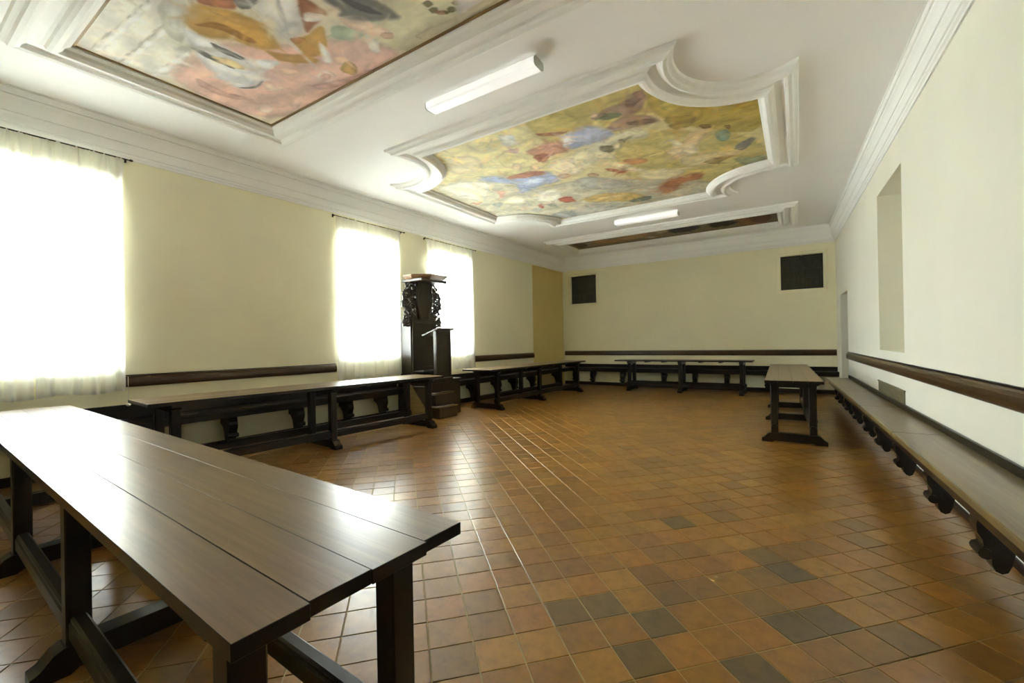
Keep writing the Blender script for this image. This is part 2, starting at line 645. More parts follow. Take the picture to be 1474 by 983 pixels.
FX = (-5.335, -0.30)
FRESCO = {1: (1.09, 2.91), 2: (4.48, 8.68), 3: (10.71, 11.86)}
cl = MB()
cl.box(-7.4, 1.9, Y_FRONT - .4, Y_BACK + .4, Z_CEIL, Z_CEIL + .2)
ceiling = structure(cl.build('ceiling', M['ceiling']))

# baseboards and cornices run along each wall
PROF_BASE = [(0, .0), (.02, .0), (.02, .085), (.012, .10), (0, .10)]
PROF_COR = [(0, 3.655), (.016, 3.655), (.02, 3.675), (.034, 3.69), (.034, 3.715), (.046, 3.722), (.052, 3.76), (.062, 3.80), (.062, 3.825),
            (.072, 3.83), (.076, 3.87), (.086, 3.93), (.098, 3.965), (.098, 3.99), (.112, 3.995), (.118, 4.03), (.112, 4.06), (.125, 4.066), (.125, Z_CEIL + .01), (0, Z_CEIL + .01)]


def run(name, fr, u0, u1, prof, mat, m0=0.0, m1=0.0):
    """extrude a (depth, z) profile along a wall, mitred at the ends by m0/m1 per unit depth"""
    m = MB()
    sg = fr[3]
    m.prism(prof, lambda p: (u0 + p[0] * m0, sg * p[0], p[1]), lambda p: (u1 - p[0] * m1, sg * p[0], p[1]))
    o = m.build(name, mat)
    o.location, o.rotation_euler = (fr[0], fr[1], 0), (0, 0, fr[2])
    return structure(o)


run('trim_3', FR_L, Y_FRONT * KL, Y_BACK * KL, PROF_COR, M['stucco'], 1, 1)
run('trim_4', FR_R, Y_FRONT * KR, Y_BACK * KR, PROF_COR, M['stucco'], 1, 1)
run('trim_5', FR_B, xl(Y_BACK), xr(Y_BACK), PROF_COR, M['stucco'], 1, 1)
run('trim_6', FR_F, xl(Y_FRONT), xr(Y_FRONT), PROF_COR, M['stucco'], 1, 1)
run('baseboard_left', FR_L, Y_FRONT * KL, ALC[0] * KL, PROF_BASE, M['base'])
run('baseboard_right', FR_R, Y_FRONT * KR, (DOOR[0]) * KR, [(0, 0), (.016, 0), (.016, .045), (.01, .055), (0, .055)], M['base'])
run('baseboard_back', FR_B, xl(Y_BACK), xr(Y_BACK), PROF_BASE, M['base'])
run('baseboard_front', FR_F, xl(Y_FRONT), xr(Y_FRONT), PROF_BASE, M['base'])


g = MB()
g.prism([(-45, -35), (-7.4, -35), (-7.4, 50), (-45, 50)], lambda p: (p[0], p[1], -.5), lambda p: (p[0], p[1], -.3))
structure(g.build('ground', M['ground']))  # slab outside, out of view, added for light bounced up to the ceiling

# ---------------------------------------------------------------- windows and curtains
for n, (a, b) in enumerate(WIN):
    a, b = a * KL, b * KL
    t = structure(frame_empty('window_%d' % (n + 1), FR_L, (a + b) / 2, WZ[0]))
    w, h = (b - a) / 2, WZ[1] - WZ[0]
    y0, y1 = .20, .26                       # depth inside the wall (outwards is +y on this wall)
    f = MB()
    for s in (-1, 1):
        f.box(s * w, s * (w - .06), y0, y1, 0.002, h - .002, .006)
        f.box(s * .002, s * .045, y0 - .01, y1, .06, h - .06, .006)
    f.box(-w, w, y0, y1, 0.002, .06, .006)
    f.box(-w, w, y0, y1, h - .06, h - .002, .006)
    f.build('window_frame', M['frame'], t)
    for s in (-1, 1):
        for k in range(2):
            z = .06 + (h - .12) * (k + 1) / 3
            q = MB()
            q.box(s * .045, s * (w - .06), y0 + .015, y1 - .015, z - .012, z + .012, .003)
            q.build('mullion', M['frame'], t)
        for k in range(3):
            z = .06 + (h - .12) * k / 3
            q = MB()
            q.box(s * .045, s * (w - .06), y0 + .028, y0 + .032, z, z + (h - .12) / 3)
            q.build('pane', M['glass'], t)
    q = MB()
    q.box(-w + .002, w - .002, -.0, y0 - .002, 0.001, .02, .004)
    q.build('window_sill', M['frame'], t)
    ld = bpy.data.lights.new('daylight_portal', 'AREA')
    ld.shape = 'RECTANGLE'
    ld.size, ld.size_y = 2 * w, h
    ld.cycles.is_portal = True
    lo = bpy.data.objects.new('daylight_portal', ld)
    COL.objects.link(lo)
    cx, cy = FR_L[0] + (a + b) / 2 * math.cos(FR_L[2]) - .40 * math.sin(FR_L[2]), FR_L[1] + (a + b) / 2 * math.sin(FR_L[2]) + .40 * math.cos(FR_L[2])
    lo.matrix_world = Matrix.Translation((cx, cy, (WZ[0] + WZ[1]) / 2)) @ Matrix.Rotation(FR_L[2], 4, 'Z') @ Matrix.Rotation(math.radians(-90), 4, 'X')


def curtain(label, y0, y1, zb, zt, folds, seed, gather=0.0, cord=False, flare=0.0, mat='curtain'):
    u0, u1 = y0 * KL, y1 * KL
    t = frame_empty('curtain', FR_L, (u0 + u1) / 2, 0)
    tag(t, label, 'curtain', 'sheer white curtains')
    r = random.Random(seed)
    nu, nv = 90, 34
    ph = [r.uniform(0, 6.28) for _ in range(6)]
    m = MB()
    w = (u1 - u0) / 2
    for k in range(nv + 1):
        z = zb + (zt - zb) * k / nv
        top = max(0.0, (z - (zt - .22)) / .22)
        low = (zt - z) / (zt - zb)
        for i in range(nu + 1):
            s = i / nu
            amp = .010 + .016 * low + .006 * top
            y = amp * math.sin(6.28 * folds * s + ph[0] + .6 * math.sin(3 * s + ph[1])) + .5 * amp * math.sin(6.28 * folds * 1.7 * s + ph[2] + low) \
                + top * .007 * math.sin(6.28 * folds * 3.1 * s + ph[3])
            x = -w + 2 * w * s
            x += (s - .5) * flare * low * 2 * w + gather * top * .02 * math.sin(20 * s)
            zz = z
            if k == nv:
                zz += .012 * math.sin(6.28 * folds * 3.1 * s + ph[3])
            if k == 0:
                zz += .010 * math.sin(6.28 * 1.5 * s + ph[4])
            m.v.append((x, -.075 + y, zz))
    for k in range(nv):
        for i in range(nu):
            p = k * (nu + 1) + i
            m.f.append((p, p + 1, p + nu + 2, p + nu + 1))
    m.build('cloth', M[mat], t, True, recalc=False)
    hm = MB()
    row = m.v[:nu + 1]
    for (x, y, z) in row:
        hm.v += [(x, y - .002, z - .004), (x, y - .002, z + .035)]
    for i in range(nu):
        hm.f.append((2 * i, 2 * i + 2, 2 * i + 3, 2 * i + 1))
    hm.build('hem', M[mat], t, True, recalc=False)
    if cord:
        c = MB()
        c.tube([(w + .012, -.11, 1.06), (w + .012, -.11, .76)], .003, 6)
        c.build('pull_cord', M['frame'], t)
        c = MB()
        c.lathe([(.004, .045), (.014, .04), (.022, .022), (.022, .012), (.014, 0), (.003, -.003)], (w + .012, -.11, .715))
        c.build('cord_knob', M['knob'], t, True, label='small white knob on the end of the pull cord')
    return t


def rod(label, y0, y1, z):
    u0, u1 = y0 * KL, y1 * KL
    t = frame_empty('curtain_rod', FR_L, (u0 + u1) / 2, z)
    tag(t, label, 'curtain rod', 'thin dark curtain rods')
    w = (u1 - u0) / 2
    q = MB()
    q.tube([(-w, -.075, 0), (w, -.075, 0)], .007, 8)
    q.build('rod', M['metal'], t, True)
    for s in (-1, 1):
        q = MB()
        q.tube([(s * (w - .03), 0, 0), (s * (w - .03), -.075, 0)], .006, 6)
        q.box(s * (w - .03) - .014, s * (w - .03) + .014, -.001, -.008, -.02, .02, .002)
        q.build('bracket', M['metal'], t)
        q = MB()
        q.lathe([(.003, -.02), (.012, -.012), (.014, 0), (.012, .012), (.003, .02)], (0, 0, 0), 10)
        o = q.build('finial', M['metal'], t, True)
        o.location, o.rotation_euler = (s * (w + .01), -.075, 0), (0, math.pi / 2, 0)


rod('thin dark curtain rod above the window nearest the camera', .30, 1.90, 3.635)
rod('thin dark curtain rod above the middle window left of the pulpit', 4.58, 6.12, 3.60)
rod('thin dark curtain rod above the window behind the pulpit', 6.70, 8.34, 3.60)
curtain('sheer white curtain half at the frame edge on the nearest window', .37, 1.095, .88, 3.632, 6, 1, 1, mat='curtain_thick')
curtain('sheer white curtain half with hanging pull cord beside the long bare wall', 1.105, 1.83, .89, 3.632, 6, 2, 1, cord=True, mat='curtain_thick')
curtain('single sheer white curtain left of the dark carved pulpit', 4.63, 6.02, .80, 3.597, 9, 3, 1)
curtain('sheer white curtain half directly behind the pulpit canopy', 6.76, 7.47, .80, 3.597, 5, 4, 1)
curtain('sheer white curtain half right of the pulpit, beside the short wall rail', 7.48, 8.23, .80, 3.597, 5, 5, 1, flare=.05)


# ---------------------------------------------------------------- fresco colours: r, g, b, outline in metres on the ceiling
FRESCO_1 = [
(205,203,190,[-5.28,1.09,-4.49,1.06,-4.21,1.04,-3.63,1.44,-4.62,1.8,-5.24,1.77,-5.25,1.47]),
(190,185,150,[-3.8,2.12,-3.41,2.34,-2.36,2.31,-1.48,2.91,-1.81,2.89,-2.97,2.89,-3.14,2.57]),
(205,165,150,[-5.25,1.77,-4.65,1.78,-4.28,1.79,-3.7,2.23,-3.4,2.36,-3.12,2.56,-2.95,2.91,-5.3,2.9]),
(226,223,214,[-5.24,1.24,-4.11,1.32,-4.05,1.36,-5.19,1.31]),
(165,160,142,[-5.26,1.22,-4.12,1.31,-4.11,1.32,-5.25,1.24]),
(226,223,214,[-5.28,1.45,-4.18,1.5,-4.17,1.55,-5.26,1.5]),
(168,163,145,[-5.29,1.43,-4.18,1.48,-4.18,1.5,-5.28,1.45]),
(222,219,210,[-5.25,1.67,-4.55,1.72,-4.64,1.78,-5.25,1.73]),
(185,182,165,[-4.09,1.33,-3.86,1.49,-4.5,1.68,-4.49,1.54]),
(205,203,192,[-4.03,1.37,-3.93,1.44,-4.35,1.6,-4.38,1.53]),
(178,175,160,[-4.45,1.12,-4.34,1.16,-4.08,1.2,-4.11,1.17]),
(205,207,208,[-4.26,1.57,-4.23,1.82,-4.25,2.19,-4.48,2.36,-4.8,2.31,-4.83,2.12,-4.68,1.9,-4.43,1.68]),
(180,135,55,[-4.09,1.52,-3.86,1.53,-3.81,1.6,-3.72,1.73,-3.69,1.83,-3.74,2.06,-3.87,2.19,-4.04,2.08,-4.07,1.89,-4.26,1.75,-4.22,1.58]),
(150,102,38,[-4.18,1.59,-3.93,1.73,-3.93,2.03,-4.01,2.02,-4.03,1.77]),
(196,152,72,[-3.89,1.56,-3.76,1.75,-3.77,1.97,-3.84,1.88,-3.88,1.67]),
(165,95,60,[-3.79,1.5,-3.56,1.66,-3.7,1.75,-3.82,1.6,-3.86,1.53]),
(108,108,103,[-3.57,1.62,-3.34,1.77,-3.58,1.8,-3.67,1.75]),
(215,213,208,[-3.36,1.76,-3.15,1.91,-3.49,2.19,-3.67,2.16,-3.55,1.93,-3.57,1.82]),
(190,190,188,[-3.34,1.84,-3.3,1.87,-3.62,2.14,-3.65,2.13]),
(150,85,50,[-3.17,1.93,-3.13,1.99,-3.12,2.16,-3.21,2.17,-3.51,2.22,-3.35,2.07]),
(230,225,215,[-3.27,2.05,-3.16,2.17,-3.3,2.18,-3.39,2.11]),
(185,140,60,[-3.67,2.16,-3.51,2.22,-3.26,2.21,-3.5,2.42,-3.7,2.44,-3.79,2.37]),
(150,90,45,[-3.68,2.15,-3.58,2.18,-3.54,2.25,-3.7,2.23]),
(185,140,70,[-4.01,2.09,-3.91,2.23,-3.77,2.36,-3.71,2.48,-3.79,2.49,-4.03,2.3]),
(232,228,220,[-3.49,2.3,-3.52,2.43,-3.66,2.58,-3.72,2.51]),
(225,190,160,[-3.57,2.5,-3.47,2.6,-3.57,2.66,-3.67,2.6]),
(185,145,75,[-3.52,2.6,-3.49,2.72,-3.65,2.83,-3.71,2.69]),
(95,92,88,[-3.07,1.96,-2.72,2.24,-2.67,2.52,-2.72,2.53,-2.91,2.42,-3.04,2.37,-3.12,2.23,-3.01,2.21]),
(72,70,66,[-2.94,2.12,-2.85,2.2,-2.76,2.46,-2.9,2.32]),
(165,180,150,[-3.24,2.25,-3.07,2.4,-3.04,2.5,-3.21,2.5,-3.37,2.37]),
(225,195,170,[-3.09,2.15,-3.09,2.26,-2.92,2.43,-2.87,2.63,-2.94,2.69,-3.05,2.54,-3.15,2.36]),
(205,170,140,[-2.89,2.64,-2.92,2.66,-2.96,2.65,-2.99,2.63,-3,2.6,-2.99,2.57,-2.96,2.56,-2.92,2.57,-2.89,2.59,-2.87,2.62]),
(225,220,205,[-3.08,2.48,-3.06,2.62,-3.2,2.74,-3.22,2.64]),
(120,112,72,[-2.36,2.57,-2.38,2.58,-2.41,2.58,-2.43,2.57,-2.43,2.55,-2.43,2.53,-2.41,2.52,-2.38,2.52,-2.36,2.54,-2.36,2.56]),
(110,105,66,[-2.37,2.64,-2.39,2.65,-2.42,2.65,-2.44,2.64,-2.44,2.62,-2.44,2.6,-2.42,2.59,-2.39,2.59,-2.37,2.61,-2.37,2.62]),
(140,100,70,[-2.33,2.71,-2.35,2.72,-2.38,2.71,-2.4,2.7,-2.41,2.68,-2.41,2.66,-2.39,2.65,-2.36,2.66,-2.34,2.67,-2.33,2.69]),
(112,110,70,[-2.26,2.72,-2.28,2.73,-2.3,2.73,-2.32,2.72,-2.33,2.7,-2.32,2.68,-2.3,2.67,-2.28,2.67,-2.26,2.68,-2.25,2.7]),
(125,112,74,[-2.18,2.69,-2.2,2.7,-2.22,2.7,-2.24,2.68,-2.24,2.67,-2.24,2.65,-2.22,2.64,-2.2,2.64,-2.18,2.65,-2.17,2.67]),
(150,100,75,[-2.37,2.66,-2.38,2.67,-2.4,2.67,-2.41,2.66,-2.41,2.65,-2.41,2.64,-2.39,2.63,-2.38,2.63,-2.37,2.64,-2.37,2.65]),
(105,108,64,[-2.32,2.72,-2.33,2.72,-2.34,2.72,-2.36,2.71,-2.36,2.7,-2.36,2.69,-2.34,2.68,-2.33,2.69,-2.32,2.69,-2.31,2.7]),
(200,196,196,[-2.14,2.6,-1.88,2.77,-2.22,2.89,-2.3,2.76]),
(85,82,75,[-4.27,1.76,-4.25,2.06,-4.3,2.11,-4.36,1.87]),
(85,82,75,[-4.49,1.7,-4.45,1.83,-4.5,2.15,-4.54,1.89]),
(225,205,150,[-4.49,1.84,-4.36,2.02,-4.42,2.17,-4.5,2.08]),
(110,105,98,[-4.84,2.24,-4.65,2.39,-4.45,2.34,-4.49,2.33,-4.63,2.35]),
(230,205,180,[-4.52,2.37,-4.38,2.52,-4.52,2.55,-4.61,2.43]),
(226,226,222,[-4.28,2.06,-3.99,2.29,-4.34,2.28,-4.37,2.16]),
(225,190,165,[-4.14,2.32,-4.03,2.46,-4.16,2.47,-4.22,2.39]),
(222,218,210,[-3.53,1.71,-3.51,1.73,-3.83,2.52,-3.87,2.53]),
(228,200,185,[-3.81,2.72,-3.88,2.74,-3.95,2.74,-4.01,2.7,-4.01,2.65,-3.98,2.6,-3.91,2.58,-3.83,2.58,-3.78,2.62,-3.77,2.67]),
(205,165,150,[-3.85,2.69,-3.88,2.7,-3.92,2.7,-3.95,2.68,-3.96,2.65,-3.94,2.63,-3.9,2.62,-3.86,2.62,-3.84,2.64,-3.83,2.67]),
(216,182,166,[-4.63,2.67,-4.23,2.67,-4.47,2.78,-4.8,2.88]),
(222,195,180,[-4.9,2.69,-4.98,2.72,-5.05,2.71,-5.1,2.67,-5.1,2.63,-5.06,2.58,-4.98,2.56,-4.9,2.57,-4.86,2.6,-4.86,2.65]),
(190,148,132,[-4.94,1.92,-5,2.19,-4.87,2.5,-5.08,2.35,-5.12,2.04]),
(195,152,138,[-4.18,2.64,-3.75,2.8,-3.26,2.85,-3.72,2.89,-4.15,2.79]),
(190,180,150,[-2.79,2.72,-2.26,2.78,-1.94,2.77,-1.84,2.84,-2.69,2.88])]
FRESCO_2 = [
(200,190,135,[-4.36,4.42,-2.85,4.4,-2.71,5.6,-3.47,6.07,-4.41,5.65,-5.29,5.59]),
(186,170,92,[-2.85,4.4,-1.27,4.43,-1.22,4.9,-1.71,5.59,-2.71,5.6]),
(172,147,58,[-1.31,4.43,-0.96,4.91,-0.26,5.48,-0.28,6.44,-0.65,6.46,-1.37,5.48,-1.39,5.02]),
(182,166,92,[-1.53,5.64,-0.65,6.42,-0.31,7.02,-0.35,7.83,-1.28,8.52,-2.34,7.59,-2.19,5.97]),
(150,130,60,[-1.35,5.42,-0.96,5.6,-1.07,5.9,-1.31,5.86]),
(163,140,58,[-0.81,5.18,-0.3,5.51,-0.33,5.96,-0.69,5.58]),
(190,174,84,[-1.24,5,-1.07,5.18,-1.17,5.38,-1.28,5.26]),
(176,173,150,[-5.36,5.54,-4.41,5.65,-3.82,6.66,-2.91,6.74,-1.88,7.48,-1.04,8.24,-1.45,8.8,-4.23,8.68,-5.41,7.8]),
(208,204,182,[-5.07,5.6,-4.44,5.7,-4.35,6.13,-4.93,6.69,-5.21,6.3]),
(194,180,140,[-4.28,4.79,-3.79,4.93,-4,5.44,-4.57,5.41]),
(200,196,166,[-2.45,5.69,-2.02,5.54,-1.68,5.49,-1.53,5.72,-1.63,5.88,-1.92,5.72,-2.17,5.93,-2.65,6.35,-3.05,6.12,-2.63,5.76]),
(150,160,195,[-2.62,5.24,-2.38,5.08,-2.11,5.08,-1.95,5.33,-1.96,5.54,-2.27,5.63,-2.6,5.6,-2.69,5.44]),
(216,216,222,[-2.64,5.25,-2.38,5.07,-2.37,5.19,-2.58,5.58,-2.7,5.44]),
(172,180,208,[-2.26,5.12,-2.1,5.14,-2.26,5.59,-2.44,5.6]),
(150,120,105,[-2.08,4.98,-1.89,4.87,-1.6,4.81,-1.43,4.7,-1.35,4.83,-1.43,5.06,-1.64,5.17,-1.85,5.08]),
(120,92,82,[-1.61,4.83,-1.45,4.77,-1.4,4.89,-1.59,5.01]),
(155,125,105,[-1.98,5.25,-1.68,5.11,-1.45,5.23,-1.38,5.55,-1.68,5.5,-1.93,5.45]),
(128,102,85,[-1.77,5.28,-1.48,5.33,-1.4,5.54,-1.66,5.45]),
(108,124,90,[-2.05,5.01,-1.8,4.95,-1.67,5.09,-1.86,5.11]),
(205,178,150,[-1.95,4.93,-1.97,4.96,-2,4.97,-2.03,4.96,-2.04,4.92,-2.03,4.88,-2,4.84,-1.97,4.83,-1.95,4.85,-1.94,4.89]),
(140,100,85,[-1.37,4.82,-1.39,4.86,-1.42,4.87,-1.45,4.85,-1.47,4.8,-1.47,4.75,-1.44,4.72,-1.41,4.71,-1.38,4.73,-1.36,4.77]),
(190,132,108,[-3.19,5.28,-2.74,5.2,-2.59,5.2,-2.66,5.44,-2.62,5.59,-2.97,5.64,-3.13,5.63,-3.16,5.4]),
(172,98,72,[-3.2,5.46,-2.91,5.46,-3.05,5.8,-3.21,5.69]),
(160,95,72,[-2.82,4.89,-2.51,5.06,-2.37,5.05,-2.55,5.13,-2.73,5.05]),
(205,170,150,[-3.43,5.09,-3.15,5.11,-3.31,5.29]),
(204,207,204,[-3.22,4.67,-3.03,4.74,-3.15,5,-3.32,4.99]),
(140,155,195,[-4.41,5.68,-4.05,5.72,-3.85,6.06,-3.26,6.01,-3.23,6.31,-3.25,6.63,-3.77,6.58,-4.18,6.75,-3.95,6.3,-4.19,6.05]),
(178,190,215,[-3.9,6.23,-3.46,6.21,-3.38,6.4,-3.82,6.51]),
(180,110,85,[-3.91,5.91,-3.47,5.92,-3.27,6.04,-3.35,6.2,-3.76,6.08,-3.92,6.03]),
(208,184,152,[-3.47,5.74,-3.53,5.8,-3.6,5.83,-3.65,5.79,-3.66,5.72,-3.62,5.63,-3.56,5.57,-3.49,5.55,-3.45,5.58,-3.44,5.65]),
(205,178,150,[-3.3,5.92,-3.34,5.97,-3.4,5.99,-3.44,5.96,-3.45,5.9,-3.42,5.83,-3.38,5.78,-3.32,5.77,-3.29,5.8,-3.27,5.85]),
(212,198,168,[-3.16,5.83,-2.72,5.78,-2.64,6.18,-2.89,6.51,-3.2,6.42]),
(185,142,102,[-3.04,6.48,-3.09,6.53,-3.15,6.53,-3.21,6.49,-3.24,6.42,-3.23,6.35,-3.18,6.31,-3.12,6.31,-3.06,6.35,-3.03,6.41]),
(180,138,100,[-2.64,6.74,-2.68,6.78,-2.74,6.79,-2.79,6.75,-2.82,6.68,-2.81,6.61,-2.77,6.57,-2.71,6.56,-2.66,6.6,-2.63,6.66]),
(205,190,150,[-2.68,6.1,-2.72,6.14,-2.76,6.15,-2.8,6.12,-2.82,6.07,-2.81,6.01,-2.77,5.97,-2.73,5.96,-2.69,5.99,-2.67,6.04]),
(132,126,94,[-2.08,5.95,-2.13,6.01,-2.2,6.02,-2.26,5.97,-2.3,5.89,-2.29,5.8,-2.24,5.75,-2.18,5.74,-2.11,5.78,-2.08,5.86]),
(210,196,158,[-1.98,5.93,-2.01,5.97,-2.05,5.98,-2.1,5.95,-2.12,5.89,-2.11,5.83,-2.08,5.79,-2.04,5.78,-1.99,5.81,-1.97,5.87]),
(120,112,82,[-1.9,5.8,-1.92,5.83,-1.94,5.84,-1.97,5.82,-1.98,5.78,-1.98,5.74,-1.96,5.72,-1.93,5.71,-1.91,5.73,-1.89,5.76]),
(198,186,150,[-2.16,6.2,-2.2,6.24,-2.28,6.24,-2.35,6.18,-2.4,6.1,-2.4,6.03,-2.35,5.99,-2.28,5.99,-2.21,6.05,-2.16,6.12]),
(195,125,80,[-2.14,6.37,-1.84,6.46,-1.85,6.65,-2.12,6.64]),
(180,90,60,[-2.48,6.48,-2.21,6.83,-2.32,6.9,-2.48,6.65]),
(214,200,164,[-2.47,6.31,-2.16,6.43,-2.08,6.76,-1.9,7.1,-2.2,6.89]),
(206,178,134,[-1.55,6.45,-1.31,6.31,-1.03,5.99,-0.85,5.99,-0.9,6.16,-1.06,6.4,-1.27,6.84,-1.51,6.9]),
(222,205,170,[-1.34,6.38,-1.15,6.33,-1.14,6.72,-1.31,6.8]),
(120,90,45,[-1,5.9,-0.87,5.92,-0.86,6.08,-0.95,6.05]),
(224,214,190,[-1.45,6.01,-1.25,6.33,-1.39,6.37]),
(120,150,140,[-0.85,6.21,-0.71,6.22,-0.69,6.57,-0.85,6.56]),
(126,90,45,[-0.76,6.1,-0.65,6.12,-0.69,6.28]),
(110,115,122,[-0.71,6.85,-0.4,6.63,-0.51,6.97,-0.65,7.05]),
(130,140,110,[-0.75,7.23,-0.35,7.44,-0.36,7.66,-0.68,7.71]),
(202,186,140,[-1.41,6.76,-0.86,6.92,-0.59,7.09,-1.09,7.32,-1.46,7.17]),
(150,124,70,[-1.17,7.15,-0.85,7.08,-0.73,7.17,-1.03,7.4]),
(218,200,160,[-1.4,6.25,-1.27,6.43,-1.36,6.67,-1.52,6.61]),
(205,195,158,[-2.16,7.02,-1.71,7.09,-1.38,7.33,-1.68,7.63,-2.05,7.5]),
(170,100,60,[-2.04,7.83,-1.58,7.56,-1.22,7.6,-1.29,7.91,-1.6,7.85,-1.83,8.3,-2.05,8.31]),
(200,150,100,[-1.58,7.56,-1.39,7.57,-1.47,7.78]),
(160,160,150,[-3.08,6.62,-2.69,6.74,-2.21,7.53,-2.64,7.55,-3.11,7.21]),
(200,165,80,[-3.39,7.67,-2.98,7.59,-2.43,7.88,-2.29,8.27,-2.58,8.36,-3.32,7.91]),
(224,196,120,[-3.12,7.69,-2.61,7.87,-2.57,8.03,-3.1,7.89]),
(175,80,55,[-3.75,7.37,-3.48,7.37,-3.49,7.75,-3.74,7.69]),
(180,85,62,[-4.26,7.47,-4.06,7.48,-4.28,7.79]),
(205,145,125,[-4.44,6.37,-4.27,6.46,-4.59,6.79]),
(212,210,192,[-4.07,7,-3.59,6.8,-3.5,7.22,-4.01,7.59]),
(178,177,167,[-3.84,8.12,-3.21,8.15,-2.59,8.38,-3.24,8.78,-3.87,8.67]),
(140,150,150,[-4.32,8.15,-3.86,8.17,-3.84,8.62,-4.27,8.65]),
(120,140,120,[-4.1,7.59,-3.89,7.55,-3.97,7.82]),
(190,120,80,[-5.24,6.59,-4.94,6.65,-5.17,6.77]),
(140,150,140,[-4.94,6.87,-4.62,6.92,-4.92,7.18]),
(110,118,105,[-2.69,8.24,-2.25,8.21,-2.28,8.46,-2.62,8.48]),
(222,214,190,[-4.54,6.8,-4.17,6.81,-4.28,7.17,-4.67,7.16]),
(205,185,150,[-4.72,7.33,-4.44,7.43,-4.69,7.66])]
FRESCO_3 = [
(116,106,86,[-5.24,10.55,-3.66,10.29,-4.07,11.44,-5.17,11.73]),
(62,52,36,[-5.16,10.5,-4.82,11.36,-5.09,11.73,-5.25,11.6]),
(140,100,55,[-4.64,11.01,-4.1,11.24,-3.66,11.08,-3.97,11.65,-4.66,11.48]),
(150,120,75,[-3.85,11.23,-3.34,10.82,-3.1,10.89,-3.13,11.36,-3.8,11.65]),
(166,152,118,[-3.47,11.37,-2.93,11.59,-3.16,11.76]),
(134,122,92,[-2.94,10.63,-2.5,10.56,-2.58,11.22,-2.96,11.38]),
(128,86,50,[-1.14,10.47,-0.43,10.45,-0.48,11.85,-1.1,11.85]),
(96,60,36,[-0.9,10.85,-0.45,10.78,-0.48,11.7,-0.82,11.63]),
(150,104,66,[-1.09,10.63,-0.64,10.59,-0.7,10.92,-1.05,10.99]),
(30,28,22,[-2.65,11.1,-2.29,10.68,-1.83,11.22,-2.18,11.56,-2.63,11.47]),
(30,28,22,[-1.7,11,-1.28,11.06,-1.08,11.32,-1.34,11.57,-1.72,11.49]),
(150,135,100,[-1.45,10.97,-1.2,10.83,-1.17,11.09]),
(130,116,84,[-2,10.84,-1.62,10.84,-1.76,11.22])]


# ---------------------------------------------------------------- ceiling frescoes with stucco frames
def fresco_outline(x0, x1, y0, y1, scoop, w, n=14):
    """closed outline grown outwards by w; scooped corners keep their centres"""
    pts = []
    if not scoop:
        return [(x0 - w, y0 - w), (x1 + w, y0 - w), (x1 + w, y1 + w), (x0 - w, y1 + w)]
    for cx, cy, sx, sy in ((x0, y0, -1, -1), (x1, y0, 1, -1), (x1, y1, 1, 1), (x0, y1, -1, 1)):
        r = scoop - w
        k = math.asin(max(-1, min(1, w / r)))
        angs = [k + (math.pi / 2 - 2 * k) * i / n for i in range(n + 1)]
        # angle 0 = along the long (x) edge, 90 = along the side (y) edge, measured into the picture
        seg = [(cx - sx * r * math.cos(t), cy - sy * r * math.sin(t)) for t in angs]
        # at angle k the point lies w outside?  shift so that ends meet the grown straight edges
        seg = []
        for t in [-k + (math.pi / 2 + 2 * k) * i / n for i in range(n + 1)]:
            seg.append((cx - sx * r * math.cos(t), cy - sy * r * math.sin(t)))
        if (sx, sy) in ((1, -1), (-1, 1)):
            pass
        else:
            seg = seg[::-1]
        pts += seg
    return pts


FR_PROF = [(-.03, 0), (-.03, .035), (.0, .05), (.012, .075), (.04, .10), (.075, .10), (.10, .08), (.112, .05), (.135, .04), (.20, .036),
           (.222, .05), (.232, .075), (.262, .085), (.295, .075), (.31, .05), (.325, .04), (.345, .03), (.355, 0)]


def sweep_closed(outline_fn, prof, z0):
    m = MB()
    rings = [[(x, y, z0 - h) for x, y in outline_fn(w)] for w, h in prof]
    n = len(rings[0])
    for r in rings:
        m.v += r
    for i in range(len(rings) - 1):
        for k in range(n):
            m.f.append((i * n + k, i * n + (k + 1) % n, (i + 1) * n + (k + 1) % n, (i + 1) * n + k))
    return m


